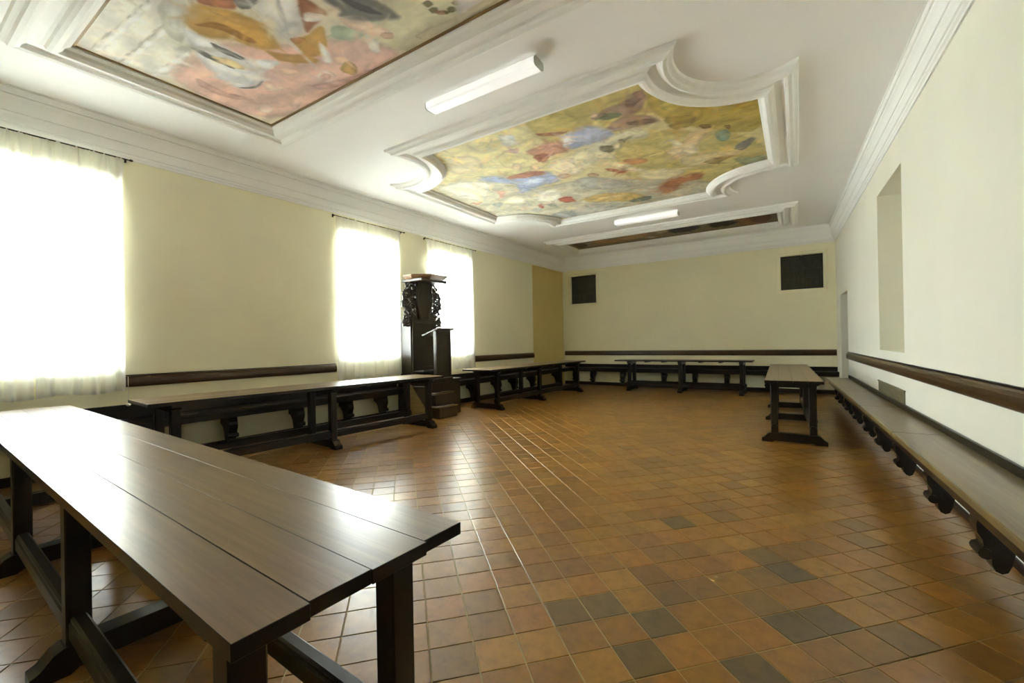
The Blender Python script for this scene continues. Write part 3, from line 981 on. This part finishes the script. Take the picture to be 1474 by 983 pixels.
def fresco(idx, label, y0, y1, scoop, data, bg, step, n_strokes, stroke, sat, blur):
    x0, x1 = FX
    t = empty('ceiling_fresco', ((x0 + x1) / 2, (y0 + y1) / 2, Z_CEIL))
    tag(t, label, 'fresco', 'framed ceiling frescoes')
    ox, oy = (x0 + x1) / 2, (y0 + y1) / 2
    e = .028
    nx, ny = int((x1 - x0 + 2 * e) / step), int((y1 - y0 + 2 * e) / step)
    gx = np.linspace(x0 - e, x1 + e, nx + 1)
    gy = np.linspace(y0 - e, y1 + e, ny + 1)
    X, Y = np.meshgrid(gx, gy)
    rs = np.random.RandomState(idx)

    def smooth(n):
        g = rs.rand(n, n)
        iu = np.clip((X - gx[0]) / (gx[-1] - gx[0]) * (n - 1.001), 0, n - 1.001)
        iv = np.clip((Y - gy[0]) / (gy[-1] - gy[0]) * (n - 1.001), 0, n - 1.001)
        a, b = iu.astype(int), iv.astype(int)
        fu, fv = iu - a, iv - b
        fu, fv = fu * fu * (3 - 2 * fu), fv * fv * (3 - 2 * fv)
        return (g[b, a] * (1 - fu) + g[b, a + 1] * fu) * (1 - fv) + (g[b + 1, a] * (1 - fu) + g[b + 1, a + 1] * fu) * fv
    wk = .35 if idx == 1 else 1.0
    wob = ((smooth(34) - .5) * .045 + (smooth(90) - .5) * .02, (smooth(34) - .5) * .045 + (smooth(90) - .5) * .02)
    wob = (wob[0] * wk, wob[1] * wk)
    PX, PY = X + wob[0], Y + wob[1]
    C = np.empty((ny + 1, nx + 1, 3))
    C[:] = bg
    for r, g, b, flat in data:
        poly = list(zip(flat[0::2], flat[1::2]))
        for _ in range(2 if len(poly) > 4 else 1):          # round the outline
            poly = [(a[0] * (1 - f) + b[0] * f, a[1] * (1 - f) + b[1] * f) for a, b in zip(poly, poly[1:] + poly[:1]) for f in (.2, .8)]
        pxs, pys = [p[0] for p in poly], [p[1] for p in poly]
        i0, i1 = np.searchsorted(gx, [min(pxs) - .15, max(pxs) + .15])
        j0, j1 = np.searchsorted(gy, [min(pys) - .15, max(pys) + .15])
        sx, sy = PX[j0:j1, i0:i1], PY[j0:j1, i0:i1]
        if sx.size == 0:
            continue
        inside = np.zeros(sx.shape, bool)
        dist = np.full(sx.shape, 9.0)
        for k in range(len(poly)):
            (ax, ay), (bx, by) = poly[k], poly[(k + 1) % len(poly)]
            cond = ((ay > sy) != (by > sy))
            xs = (bx - ax) * (sy - ay) / ((by - ay) if by != ay else 1e-9) + ax
            inside ^= cond & (sx < xs)
            L2 = (bx - ax) ** 2 + (by - ay) ** 2 + 1e-9
            tt = np.clip(((sx - ax) * (bx - ax) + (sy - ay) * (by - ay)) / L2, 0, 1)
            dist = np.minimum(dist, np.hypot(sx - ax - tt * (bx - ax), sy - ay - tt * (by - ay)))
        size = min(max(pxs) - min(pxs), max(pys) - min(pys))
        soft = min(.09, max(.009, size * blur))
        al = .9 * np.clip(.5 + np.where(inside, dist, -dist) / soft, 0, 1)[..., None]
        a = rs.rand() * 3.14
        fq = rs.uniform(10, 22) if size > .25 else rs.uniform(24, 45)
        fold = 1 + .065 * np.sin(fq * (sx * math.cos(a) + sy * math.sin(a)) + 14 * wob[0][j0:j1, i0:i1] * 6 + rs.rand() * 6)
        rim = 1.02 - .15 * np.clip(1 - np.where(inside, dist, 9) / min(.07, max(.02, size * .3)), 0, 1)
        col = np.array([r, g, b])[None, None] * (fold * rim)[..., None]
        C[j0:j1, i0:i1] = C[j0:j1, i0:i1] * (1 - al) + col * al
    for k in range(n_strokes):
        cx, cy = rs.uniform(x0, x1), rs.uniform(y0, y1)
        ln, wd_ = rs.uniform(.04, .20), rs.uniform(.012, .035)
        i0, i1 = np.searchsorted(gx, [cx - ln * 1.6, cx + ln * 1.6])
        j0, j1 = np.searchsorted(gy, [cy - ln * 1.6, cy + ln * 1.6])
        if i1 - i0 < 2 or j1 - j0 < 2:
            continue
        a, bend = rs.rand() * 3.14, rs.uniform(-3, 3)
        dx, dy = X[j0:j1, i0:i1] - cx, Y[j0:j1, i0:i1] - cy
        p, q = dx * math.cos(a) + dy * math.sin(a), -dx * math.sin(a) + dy * math.cos(a)
        q = q - bend * p * p
        al = (rs.uniform(.35, .8) * np.exp(-(p / ln) ** 4 - (q / wd_) ** 2))[..., None]
        src = C[min(ny, int((cy - gy[0]) / step)), min(nx, int((cx - gx[0]) / step))]
        tint = np.array(((14, 8, -2), (-22, -22, -20), (18, 17, 16), (16, -8, -14), (-14, -10, 4), (22, 14, -14))[rs.randint(6)])
        C[j0:j1, i0:i1] = C[j0:j1, i0:i1] * (1 - al) + (src + tint * stroke) * al
    streak = 1 + .05 * (smooth(90) - .5) + .10 * (smooth(22) - .5)
    lum = C.mean(2, keepdims=True)
    C = np.clip((lum + (C - lum) * sat) * streak[..., None] * 1.1 + 8, 0, 252) / 255.0
    C = np.where(C <= .04045, C / 12.92, ((C + .055) / 1.055) ** 2.4) * .98
    keep = np.ones((ny, nx), bool)
    if scoop:
        mx, my = (X[:-1, :-1] + X[1:, 1:]) / 2, (Y[:-1, :-1] + Y[1:, 1:]) / 2
        for cx in (x0, x1):
            for cy in (y0, y1):
                keep &= np.hypot(mx - cx, my - cy) > scoop - e
    jj, ii = np.nonzero(keep)
    base = jj * (nx + 1) + ii
    quads = np.stack([base, base + nx + 1, base + nx + 2, base + 1], 1)
    me = bpy.data.meshes.new('painting')
    V = np.stack([X.ravel() - ox, Y.ravel() - oy, np.full(X.size, -.012)], 1).astype(np.float32)
    me.vertices.add(len(V))
    me.vertices.foreach_set('co', V.ravel())
    me.loops.add(quads.size)
    me.loops.foreach_set('vertex_index', quads.ravel().astype(np.int32))
    me.polygons.add(len(quads))
    me.polygons.foreach_set('loop_start', np.arange(0, quads.size, 4, dtype=np.int32))
    me.polygons.foreach_set('loop_total', np.full(len(quads), 4, dtype=np.int32))
    me.update(calc_edges=True)
    at = me.color_attributes.new('paint', 'FLOAT_COLOR', 'POINT')
    at.data.foreach_set('color', np.concatenate([C.reshape(-1, 3), np.ones((C.shape[0] * C.shape[1], 1))], 1).astype(np.float32).ravel())
    me.materials.append(M['fresco'])
    po = bpy.data.objects.new('painting', me)
    COL.objects.link(po)
    po.parent = t
    fn = lambda w: [(x - ox, y - oy) for x, y in fresco_outline(x0, x1, y0, y1, scoop, w)]
    o = sweep_closed(fn, FR_PROF, 0.0).build('stucco_frame', M['stucco'], t, False)
    if idx == 1:
        gl = sweep_closed(fn, [(-.058, .011), (-.055, .02), (-.032, .02), (-.028, .011)], 0.0)
        gl.build('border_line', M['gilt'], t)
    return t


fresco(1, 'rectangular ceiling fresco of robed figures on pink cloth, nearest the camera', *FRESCO[1], 0, FRESCO_1, (198, 190, 165), .0125, 420, .45, .88, .10)
fresco(2, 'large ceiling fresco of figures in golden clouds, with four scooped corners', *FRESCO[2], 1.02, FRESCO_2, (202, 189, 132), .0125, 1500, 1.0, .78, .13)
fresco(3, 'narrow dark brown ceiling fresco close to the back wall', *FRESCO[3], 0, FRESCO_3, (112, 97, 68), .02, 250, .8, .95, .15)


# ---------------------------------------------------------------- strip lamps
def strip_lamp(x0, x1, y, label):
    t = empty('strip_lamp', ((x0 + x1) / 2, y, Z_CEIL))
    tag(t, label, 'lamp', 'white ceiling strip lamps')
    w = (x1 - x0) / 2
    b = MB()
    b.box(-w + .01, w - .01, -.05, .05, -.03, .0, .003)
    b.build('housing', M['frame'], t)
    prof = [(-.07, -.025), (-.085, -.045), (-.08, -.095), (-.06, -.108), (.06, -.108), (.08, -.095), (.085, -.045), (.07, -.025)]
    b = MB()
    b.prism(prof, lambda p: (-w + .012, p[0], p[1]), lambda p: (w - .012, p[0], p[1]))
    b.build('diffuser', M['lamp'], t)
    for s in (-1, 1):
        b = MB()
        pr = [(p[0] * 1.03, p[1] * 1.02) for p in prof]
        b.prism(pr, lambda p: (s * w, p[0], p[1]), lambda p: (s * (w - .013), p[0], p[1]))
        b.build('end_cap', M['lampend'], t)


strip_lamp(-3.40, -2.00, 3.62, 'white strip lamp on the ceiling between the near and the large fresco')
strip_lamp(-3.40, -2.03, 9.55, 'white strip lamp on the ceiling between the large and the narrow fresco')


# ---------------------------------------------------------------- refectory tables
def table(label, p0, p1, width, us, seed, H=.84, n_plank=4, ends=(0, 0, 0, 0), th=.036, mat='top_worn'):
    """p0 = middle of the near end of the top, p1 = middle of the far end"""
    L = math.hypot(p1[0] - p0[0], p1[1] - p0[1])
    t = empty('refectory_table', (p0[0], p0[1], 0), math.atan2(p1[1] - p0[1], p1[0] - p0[0]))
    tag(t, label, 'table', 'long wooden refectory tables')
    r = random.Random(seed)
    W = width / 2
    cuts = [-W + width * k / n_plank + (r.uniform(-.012, .012) if 0 < k < n_plank else 0) for k in range(n_plank + 1)]
    for k in range(n_plank):
        e = ends[k] if k < len(ends) else 0
        b = MB()
        dz = r.uniform(-.0005, .0005)
        b.box(e, L + r.uniform(-.006, .006), cuts[k] + .0004, cuts[k + 1] - .0004, H - th + dz, H + dz, .0012)
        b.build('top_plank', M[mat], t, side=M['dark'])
    zt = H - th - .002
    lw = .042
    iy = W - .10
    for u in us:
        for s in (-1, 1):
            b = MB()
            vs = []
            for z, k in ((.085, 1.08), (.30, 1.0), (zt - .06, 1.0)):
                vs.append((z, lw * k))
            b.box(u - lw, u + lw, s * iy - lw, s * iy + lw, .10, zt - .05, .006)
            b.build('leg', M['dark'], t)
        a = iy + .15
        ft = [(-a, 0), (-a, .045), (-a + .03, .06), (-a + .07, .105), (-a + .10, .12), (a - .10, .12), (a - .07, .105), (a - .03, .06), (a, .045), (a, 0),
              (a - .12, 0), (a - .15, .02), (-a + .15, .02), (-a + .12, 0)]
        b = MB()
        b.prism(ft, lambda p: (u - .05, p[0], p[1]), lambda p: (u + .05, p[0], p[1]))
        b.build('foot', M['dark'], t)
        a = iy + .085
        bm_ = [(-a, zt), (-a, zt - .025), (-a + .04, zt - .05), (-a + .08, zt - .075), (a - .08, zt - .075), (a - .04, zt - .05), (a, zt - .025), (a, zt)]
        b = MB()
        b.prism(bm_, lambda p: (u - .045, p[0], p[1]), lambda p: (u + .045, p[0], p[1]))
        b.build('top_beam', M['dark'], t)
    for i in range(len(us) - 1):
        for q in (1, 2):
            u = us[i] + (us[i + 1] - us[i]) * q / 3
            b = MB()
            pr = [(-W + .06, zt), (-W + .12, zt - .03), (W - .12, zt - .03), (W - .06, zt)]
            b.prism(pr, lambda p: (u - .03, p[0], p[1]), lambda p: (u + .03, p[0], p[1]))
            b.build('batten', M['dark'], t)
    for s in (-1, 1):
        b = MB()
        y = s * iy
        pr = [(-.034, .15), (-.034, .215), (-.027, .222), (-.027, .232), (-.018, .24), (.018, .24), (.027, .232), (.027, .222), (.034, .215), (.034, .15)]
        b.prism(pr, lambda p: (us[0] - .07, y + p[0], p[1]), lambda p: (us[-1] + .07, y + p[0], p[1]))
        b.build('stretcher', M['dark'], t)
    return t


def mid(a, b): return ((a[0] + b[0]) / 2, (a[1] + b[1]) / 2)


table('largest long brown table in front, its polished top shining under the window', mid((-.835, 1.019), (-.892, .382)), mid((-6.03, 1.228), (-6.05, .59)), .638, [.20, 1.79, 3.25, 4.85], 1,
      ends=(0.012, 0.0, .004, -.004), mat='top')
table('long dark trestle table by the left wall, in front of the pulpit', mid((-5.3, 1.65), (-6.05, 1.65)), mid((-5.02, 5.61), (-5.76, 5.55)), .745, [.24, 1.98, 3.68], 2, n_plank=4)
table('dark trestle table beyond the pulpit, reaching into the far left corner', mid((-5.1, 6.99), (-5.85, 7.06)), mid((-4.97, 11.35), (-5.68, 11.35)), .73, [.36, 2.02, 4.0], 3)
table('dark trestle table standing along the back wall bench', (-.91, 12.12), (-4.30, 12.12), .62, [.24, 1.66, 3.0], 4)
table('trestle table seen end on, near the long right wall bench', mid((-.365, 6.42), (.26, 6.45)), mid((.15, 10.39), (-.48, 10.4)), .625, [.36, 2.15, 3.65], 5)


# ---------------------------------------------------------------- wall benches on scrolled brackets, back rails
BR = [(0, .50), (.345, .50), (.35, .475), (.34, .44), (.315, .43), (.31, .405), (.325, .375), (.335, .335), (.33, .29), (.305, .255), (.30, .225),
      (.315, .195), (.31, .165), (.285, .155), (.27, .17), (.262, .155), (.262, .125), (.245, .095), (.215, .085), (.185, .098), (.165, .14), (.148, .21),
      (.12, .27), (.075, .31), (.03, .33), (0, .33)]


BR = [(a * .80, b) for a, b in BR]


def bracket_mesh(sg):
    m = MB()
    m.prism(BR, lambda p: (-.055, sg * (p[0] + .003), p[1]), lambda p: (.055, sg * (p[0] + .003), p[1]))
    # scroll bosses on the front edge
    for c, r_ in (((.252, .465), .034), ((.24, .185), .03)):
        m.prism([(c[0] + r_ * math.cos(k * math.pi / 6), c[1] + r_ * math.sin(k * math.pi / 6)) for k in range(12)],
                lambda p: (-.066, sg * p[0], p[1]), lambda p: (.066, sg * p[0], p[1]))
    return m.mesh('bracket', M['dark'])


BM = {s: bracket_mesh(s) for s in (-1, 1)}


def bench(label, fr, u0, u1, brackets, joints, strip_h, mat='seat'):
    sg = fr[3]
    t = frame_empty('wall_bench', fr, (u0 + u1) / 2)
    tag(t, label, 'bench', 'benches fixed along the walls')
    c = (u0 + u1) / 2
    js = [u0] + sorted(joints) + [u1]
    for a, b in zip(js, js[1:]):
        m = MB()
        m.box(a - c + .001, b - c - .001, sg * .004, sg * .375, .515, .56, .006)
        m.build('seat_board', M[mat], t)
    m = MB()
    m.box(u0 - c, u1 - c, sg * .318, sg * .345, .445, .515, .004)
    m.build('apron', M['dark'], t)
    m = MB()
    m.box(u0 - c, u1 - c, sg * .001, sg * .028, .56, .56 + strip_h, .005)
    m.build('back_strip', M['dark'], t)
    for u in brackets:
        inst(BM[sg], 'bracket', t, (u - c, 0, 0))
    return t


def rail(label, fr, u0, u1):
    sg = fr[3]
    t = frame_empty('wall_rail', fr, (u0 + u1) / 2)
    w = (u1 - u0) / 2
    tag(t, label, 'rail', 'wooden back rails on the walls')
    m = MB()
    pr = [(0.0, .93), (.02, .93), (.034, .938), (.042, .955), (.045, .985), (.042, 1.02), (.032, 1.045), (.018, 1.058), (0, 1.062)]
    m.prism(pr, lambda p: (-w, sg * p[0], p[1]), lambda p: (w, sg * p[0], p[1]))
    m.build('rail_board', M['rail'], t)
    m = MB()
    m.box(-w, w, sg * .0, sg * .018, 1.064, 1.074, .002)
    m.build('top_fillet', M['dark'], t)
    return t


bench('dark bench along the left wall from the front corner to the pulpit', FR_L, (Y_FRONT + .05) * KL, 5.93 * KL,
      [v * KL for v in (-2.4, -1.5, -.65, .2, 1.1, 2.0, 2.9, 3.85, 4.72, 5.45)], [1.6, 3.9], .165, 'dark')
bench('dark bench along the left wall from the pulpit to the far corner', FR_L, 6.92 * KL, 12.54 * KL,
      [v * KL for v in (7.35, 8.05, 9.0, 9.75, 10.65, 12.1)], [9.4], .12, 'dark')
bench('dark bench along the back wall under its long rail', FR_B, xl(Y_BACK) + .01, .815, [-5.95, -5.36, -4.41, -3.2, -2.37, -1.58, -.65, .3], [-3.9, -1.4], .10, 'dark')
bench('long worn bench with scrolled brackets along the right wall', FR_R, (Y_FRONT + .05) * KR, 10.82 * KR,
      [v * KR for v in (-2.5, -1.5, -.5, .5, 1.5, 2.5, 3.46, 4.4, 5.42, 6.4, 7.25, 8.25, 9.15, 10.05, 10.6)], [4.9, 6.6, 8.3], .06)
rail('brown back rail on the left wall between the first and middle window', FR_L, 1.835 * KL, 4.62 * KL)
rail('short brown back rail on the left wall beyond the pulpit window', FR_L, 8.285 * KL, 11.0 * KL)
rail('long brown back rail on the back wall below two dark shutters', FR_B, xl(Y_BACK) + .02, .775)
rail('long brown back rail rising towards the camera on the right wall', FR_R, (Y_FRONT + .02) * KR, 10.95 * KR)

t = frame_empty('wall_panel', FR_R, 7.12 * KR)
tag(t, 'grey brown wooden panel on the right wall behind the bench, under the niche', 'panel')
m = MB()
m.box(-.72, .74, .0, .012, .56, .755, .003)
m.build('board', M['panelwood'], t)
m = MB()
m.box(-.74, .76, .0, .018, .755, .772, .003)
m.build('top_edge', M['panelwood'], t)


# ---------------------------------------------------------------- carved shutters high on the back wall
def shutter(label, g, leaves, seed):
    x0, x1, z0, z1 = g
    t = empty('wall_shutter', ((x0 + x1) / 2, Y_BACK, z0))
    tag(t, label, 'shutter', 'dark carved shutters high on the back wall')
    w, h = (x1 - x0) / 2, z1 - z0
    m = MB()
    pr = [(0, 0), (0, .02), (.02, .028), (.05, .02), (.07, .012), (.08, 0)]
    for k, (a, z) in enumerate(pr[:-1]):
        a2, z2 = pr[k + 1]
        o = [(-w - a, -a), (w + a, -a), (w + a, h + a), (-w - a, h + a)]
        p = [(-w - a2, -a2), (w + a2, -a2), (w + a2, h + a2), (-w - a2, h + a2)]
        for i in range(4):
            j = (i + 1) % 4
            m.add([(o[i][0], -z, o[i][1]), (o[j][0], -z, o[j][1]), (p[j][0], -z2, p[j][1]), (p[i][0], -z2, p[i][1])], [(0, 1, 2, 3)])
    m.build('plaster_surround', M['wall_back'], t)
    m = MB()
    m.box(-w - .05, w + .05, .20, .22, -.05, h + .05)
    m.build('backboard', M['grille'], t)
    rr = random.Random(seed)
    step = 2 * w / leaves
    for k in range(leaves):
        a, b = -w + step * k + .004, -w + step * (k + 1) - .004
        f = MB()
        for q in ((a, a + .05, 0.004, h - .004), (b - .05, b, 0.004, h - .004)):
            f.box(q[0], q[1], .06, .10, q[2], q[3], .005)
        for zc_ in (.03, h * .36, h * .62, h - .03):
            f.box(a + .05, b - .05, .064, .098, zc_ - .026, zc_ + .026, .005)
        leaf = f.build('shutter_leaf', M['grille'], t)
        for z0_, z1_ in ((.056, h * .36 - .026), (h * .36 + .026, h * .62 - .026)):
            q = MB()
            q.box(a + .05, b - .05, .085, .095, z0_, z1_)
            q.box(a + .085, b - .085, .072, .09, z0_ + .03, z1_ - .03, .012)
            q.build('raised_panel', M['grille'], leaf)
        q = MB()
        q.box(a + .05, b - .05, .090, .096, h * .62 + .026, h - .056)
        cx, cz = (a + b) / 2, (h * .62 + h - .03) / 2
        rx, rz = (b - a) / 2 - .07, (h * .38 - .1) / 2
        for s in (-1, 1):
            pts = [(cx + s * rx * (.25 + .7 * math.cos(i * .42)), .082, cz + rz * .95 * math.sin(i * .42)) for i in range(15)]
            q.tube(pts, .011, 6)
            pts = [(cx + s * rx * (.5 + (.34 - .018 * i) * math.cos(i * .6)), .08, cz + rz * (.55 - .03 * i) * math.sin(i * .6)) for i in range(14)]
            q.tube(pts, .009, 6)
        q.build('carved_scroll', M['grille'], leaf)
    return t


shutter('dark shutter high on the back wall, in the far left corner', GR[0], 1, 3)
shutter('dark two-leaf carved shutter high on the back wall, beside the right wall', GR[1], 2, 4)


# ---------------------------------------------------------------- the carved pulpit between two windows
def spiral(c, r0, turns, sx, sz, start=0.0, n=26):
    out = []
    for i in range(n + 1):
        a = start + turns * 2 * math.pi * i / n
        r = r0 * (1 - .8 * i / n)
        out.append((c[0] + sx * r * math.cos(a), c[1] + sz * r * math.sin(a)))
    return out


def pulpit():
    PX, PY = -6.28, 6.39                      # front plane of the backboard, middle line
    t = empty('pulpit', (PX, PY, 0))
    tag(t, 'dark carved wooden pulpit with canopy, lectern and steps between two windows', 'pulpit')
    wb = xl(6.39) - PX + .004                 # wall plane in local x
    hw = .335
    # platform
    m = MB()
    m.box(wb, .56, -hw - .10, hw + .10, 0, .64, .006)
    m.box(wb, .585, -hw - .12, hw + .12, .64, .695, .01)
    m.build('platform', M['pulpit'], t)
    for s in (-1, 1):
        m = MB()
        m.box(.0, .5, s * (hw + .10), s * (hw + .115), .08, .58, .006)
        m.build('platform_panel', M['pulpit'], t)
    # steps in front
    for x1, z, yw in ((.72, .47, .27), (.80, .23, .25)):
        m = MB()
        m.box(.56, x1 - .015, -.19 - .24 + (.25 - yw), -.19 - .24 + .48, 0 if z < .3 else .24, z - .035, .004)
        m.build('step_riser', M['pulpit'], t)
        m = MB()
        m.box(.56, x1 + .0, -.45, .07, z - .035, z, .008)
        m.build('step_tread', M['seat'], t)
    m = MB()
    pr = [(.0, 0), (.56, 0), (.56, .06), (.10, .60), (.0, .60)]
    m.prism(pr, lambda p: (p[0], -hw - .118, p[1]), lambda p: (p[0], -hw - .14, p[1]))
    m.build('stair_string', M['seat'], t)
    # backboard with frame and panels
    m = MB()
    m.box(wb, 0, -hw + .02, hw - .02, .695, 1.88, .004)
    m.box(wb, 0, -.20, .20, 1.88, 2.62, .004)
    m.box(wb + .03, .30, -.34, .38, 2.60, 2.655, .01)
    m.build('backboard', M['pulpit'], t)
    fr = MB()
    for s in (-1, 1):
        fr.box(-.0, .03, s * hw, s * (hw - .08), .695, 1.86, .006)
    for a, b in ((.695, .76), (.86, .93), (1.27, 1.33), (1.80, 1.86)):
        fr.box(0, .028, -hw + .08, hw - .08, a, b, .006)
    fr.build('panel_frame', M['pulpit'], t)
    m = MB()
    m.box(0, .30, -hw + .01, hw - .01, .83, .865, .008)
    m.build('seat', M['pulpit'], t)
    m = MB()                                  # V shaped upper panel
    pr = [(-.10, 1.88), (.10, 1.88), (.17, 2.16), (.19, 2.42), (.19, 2.60), (-.19, 2.60), (-.19, 2.42), (-.17, 2.16)]
    m.prism(pr, lambda p: (0.0, p[0], p[1]), lambda p: (.03, p[0], p[1]))
    m.build('upper_panel', M['pulpit'], t)
    m = MB()
    for s in (-1, 1):
        m.tube([(.035, s * .10, 1.88), (.035, s * .135, 2.02), (.035, s * .185, 2.16), (.035, s * .21, 2.32), (.035, s * .18, 2.44), (.035, s * .20, 2.60)], .02, 8)
    m.build('upper_moulding', M['pulpit'], t, True)
    # side board, facing the window
    m = MB()
    m.box(wb + .005, .0, -hw - .025, -hw + .015, .695, 1.86, .004)
    m.build('side_board', M['pulpit'], t)
    m = MB()
    m.box(wb + .005, .0, hw - .015, hw + .025, .695, 1.86, .004)
    m.build('side_board', M['pulpit'], t)
    # carved scroll wings
    rim_ = [(.19, 2.58), (.34, 2.58), (.41, 2.51), (.38, 2.45), (.47, 2.41), (.53, 2.33), (.49, 2.26), (.54, 2.20), (.52, 2.12), (.45, 2.07), (.47, 2.00),
            (.41, 1.96), (.48, 1.91), (.54, 1.82), (.50, 1.75), (.40, 1.735), (.30, 1.75)]
    curls = ((.29, 2.48, .085), (.43, 2.35, .085), (.29, 2.30, .085), (.44, 2.18, .08), (.29, 2.13, .08), (.38, 2.05, .06), (.25, 1.99, .07), (.34, 1.93, .065),
             (.45, 1.84, .075), (.34, 1.81, .05), (.24, 1.87, .05), (.22, 2.22, .06), (.22, 2.40, .06), (.36, 2.42, .05))
    for s in (-1, 1):
        m = MB()
        m.tube([(-.03, s * a, b) for a, b in rim_], .022, 7)
        for a, b in rim_[2::2]:
            m.lathe([(.003, -.032), (.022, -.02), (.028, 0), (.022, .02), (.003, .032)], (-.03, s * (a + .008), b), 8)
        for k, (a, b, r_) in enumerate(curls):
            for d in (1, -1):
                m.tube([(-.03 + .01 * d, s * q[0], q[1]) for q in spiral((a, b), r_, 1.5 * d, 1, 1, .7 + d + k)], .018, 6)
        m.build('carved_wing', M['pulpit'], t)
    # canopy: half octagon cornice
    oct_ = lambda g: [(-.12, -.39 - g), (.08 + g * .5, -.39 - g), (.38 + g, -.17 - g * .4), (.38 + g, .25 + g * .4), (.08 + g * .5, .43 + g), (-.12, .43 + g)]
    prof = [(-.05, 2.64), (-.05, 2.648), (-.03, 2.656), (-.012, 2.668), (.0, 2.674), (.012, 2.692), (.03, 2.70), (.03, 2.728), (.0, 2.735)]
    m = MB()
    rings = [[(x, y, z) for x, y in oct_(g)] for g, z in prof]
    n = 6
    for r_ in rings:
        m.v += r_
    for i in range(len(rings) - 1):
        for k in range(n):
            m.f.append((i * n + k, i * n + (k + 1) % n, (i + 1) * n + (k + 1) % n, (i + 1) * n + k))
    m.f.append(tuple(range(n)))
    m.f.append(tuple(range(len(m.v) - 1, len(m.v) - n - 1, -1)))
    m.build('canopy', M['pale'], t, label='pale brown half octagonal canopy')
    # lectern post with sloping desk
    px_ = .66
    m = MB()
    m.box(px_ - .07, px_, -.365, .045, .695, 1.63, .006)
    m.build('lectern_post', M['pulpit'], t)
    m = MB()
    for a, b in ((-.365, -.315), (-.005, .045)):
        m.box(px_, px_ + .014, a, b, .74, 1.61, .005)
    for a, b in ((.74, .80), (1.55, 1.61)):
        m.box(px_, px_ + .014, -.315, -.005, a, b, .005)
    m.build('lectern_frame', M['pulpit'], t)
    m = MB()
    m.box(px_ - .07, px_ + .05, -.38, .06, .695, .74, .01)
    m.build('lectern_plinth', M['pulpit'], t)
    m = MB()
    pr = [(px_ + .05, 1.675), (px_ + .05, 1.65), (px_ - .33, 1.53), (px_ - .345, 1.565), (px_ - .335, 1.57), (px_ - .325, 1.555)]
    m.prism(pr, lambda p: (p[0], -.385, p[1]), lambda p: (p[0], .10, p[1]))
    m.build('sloping_desk', M['pulpit'], t)
    return t


pulpit()
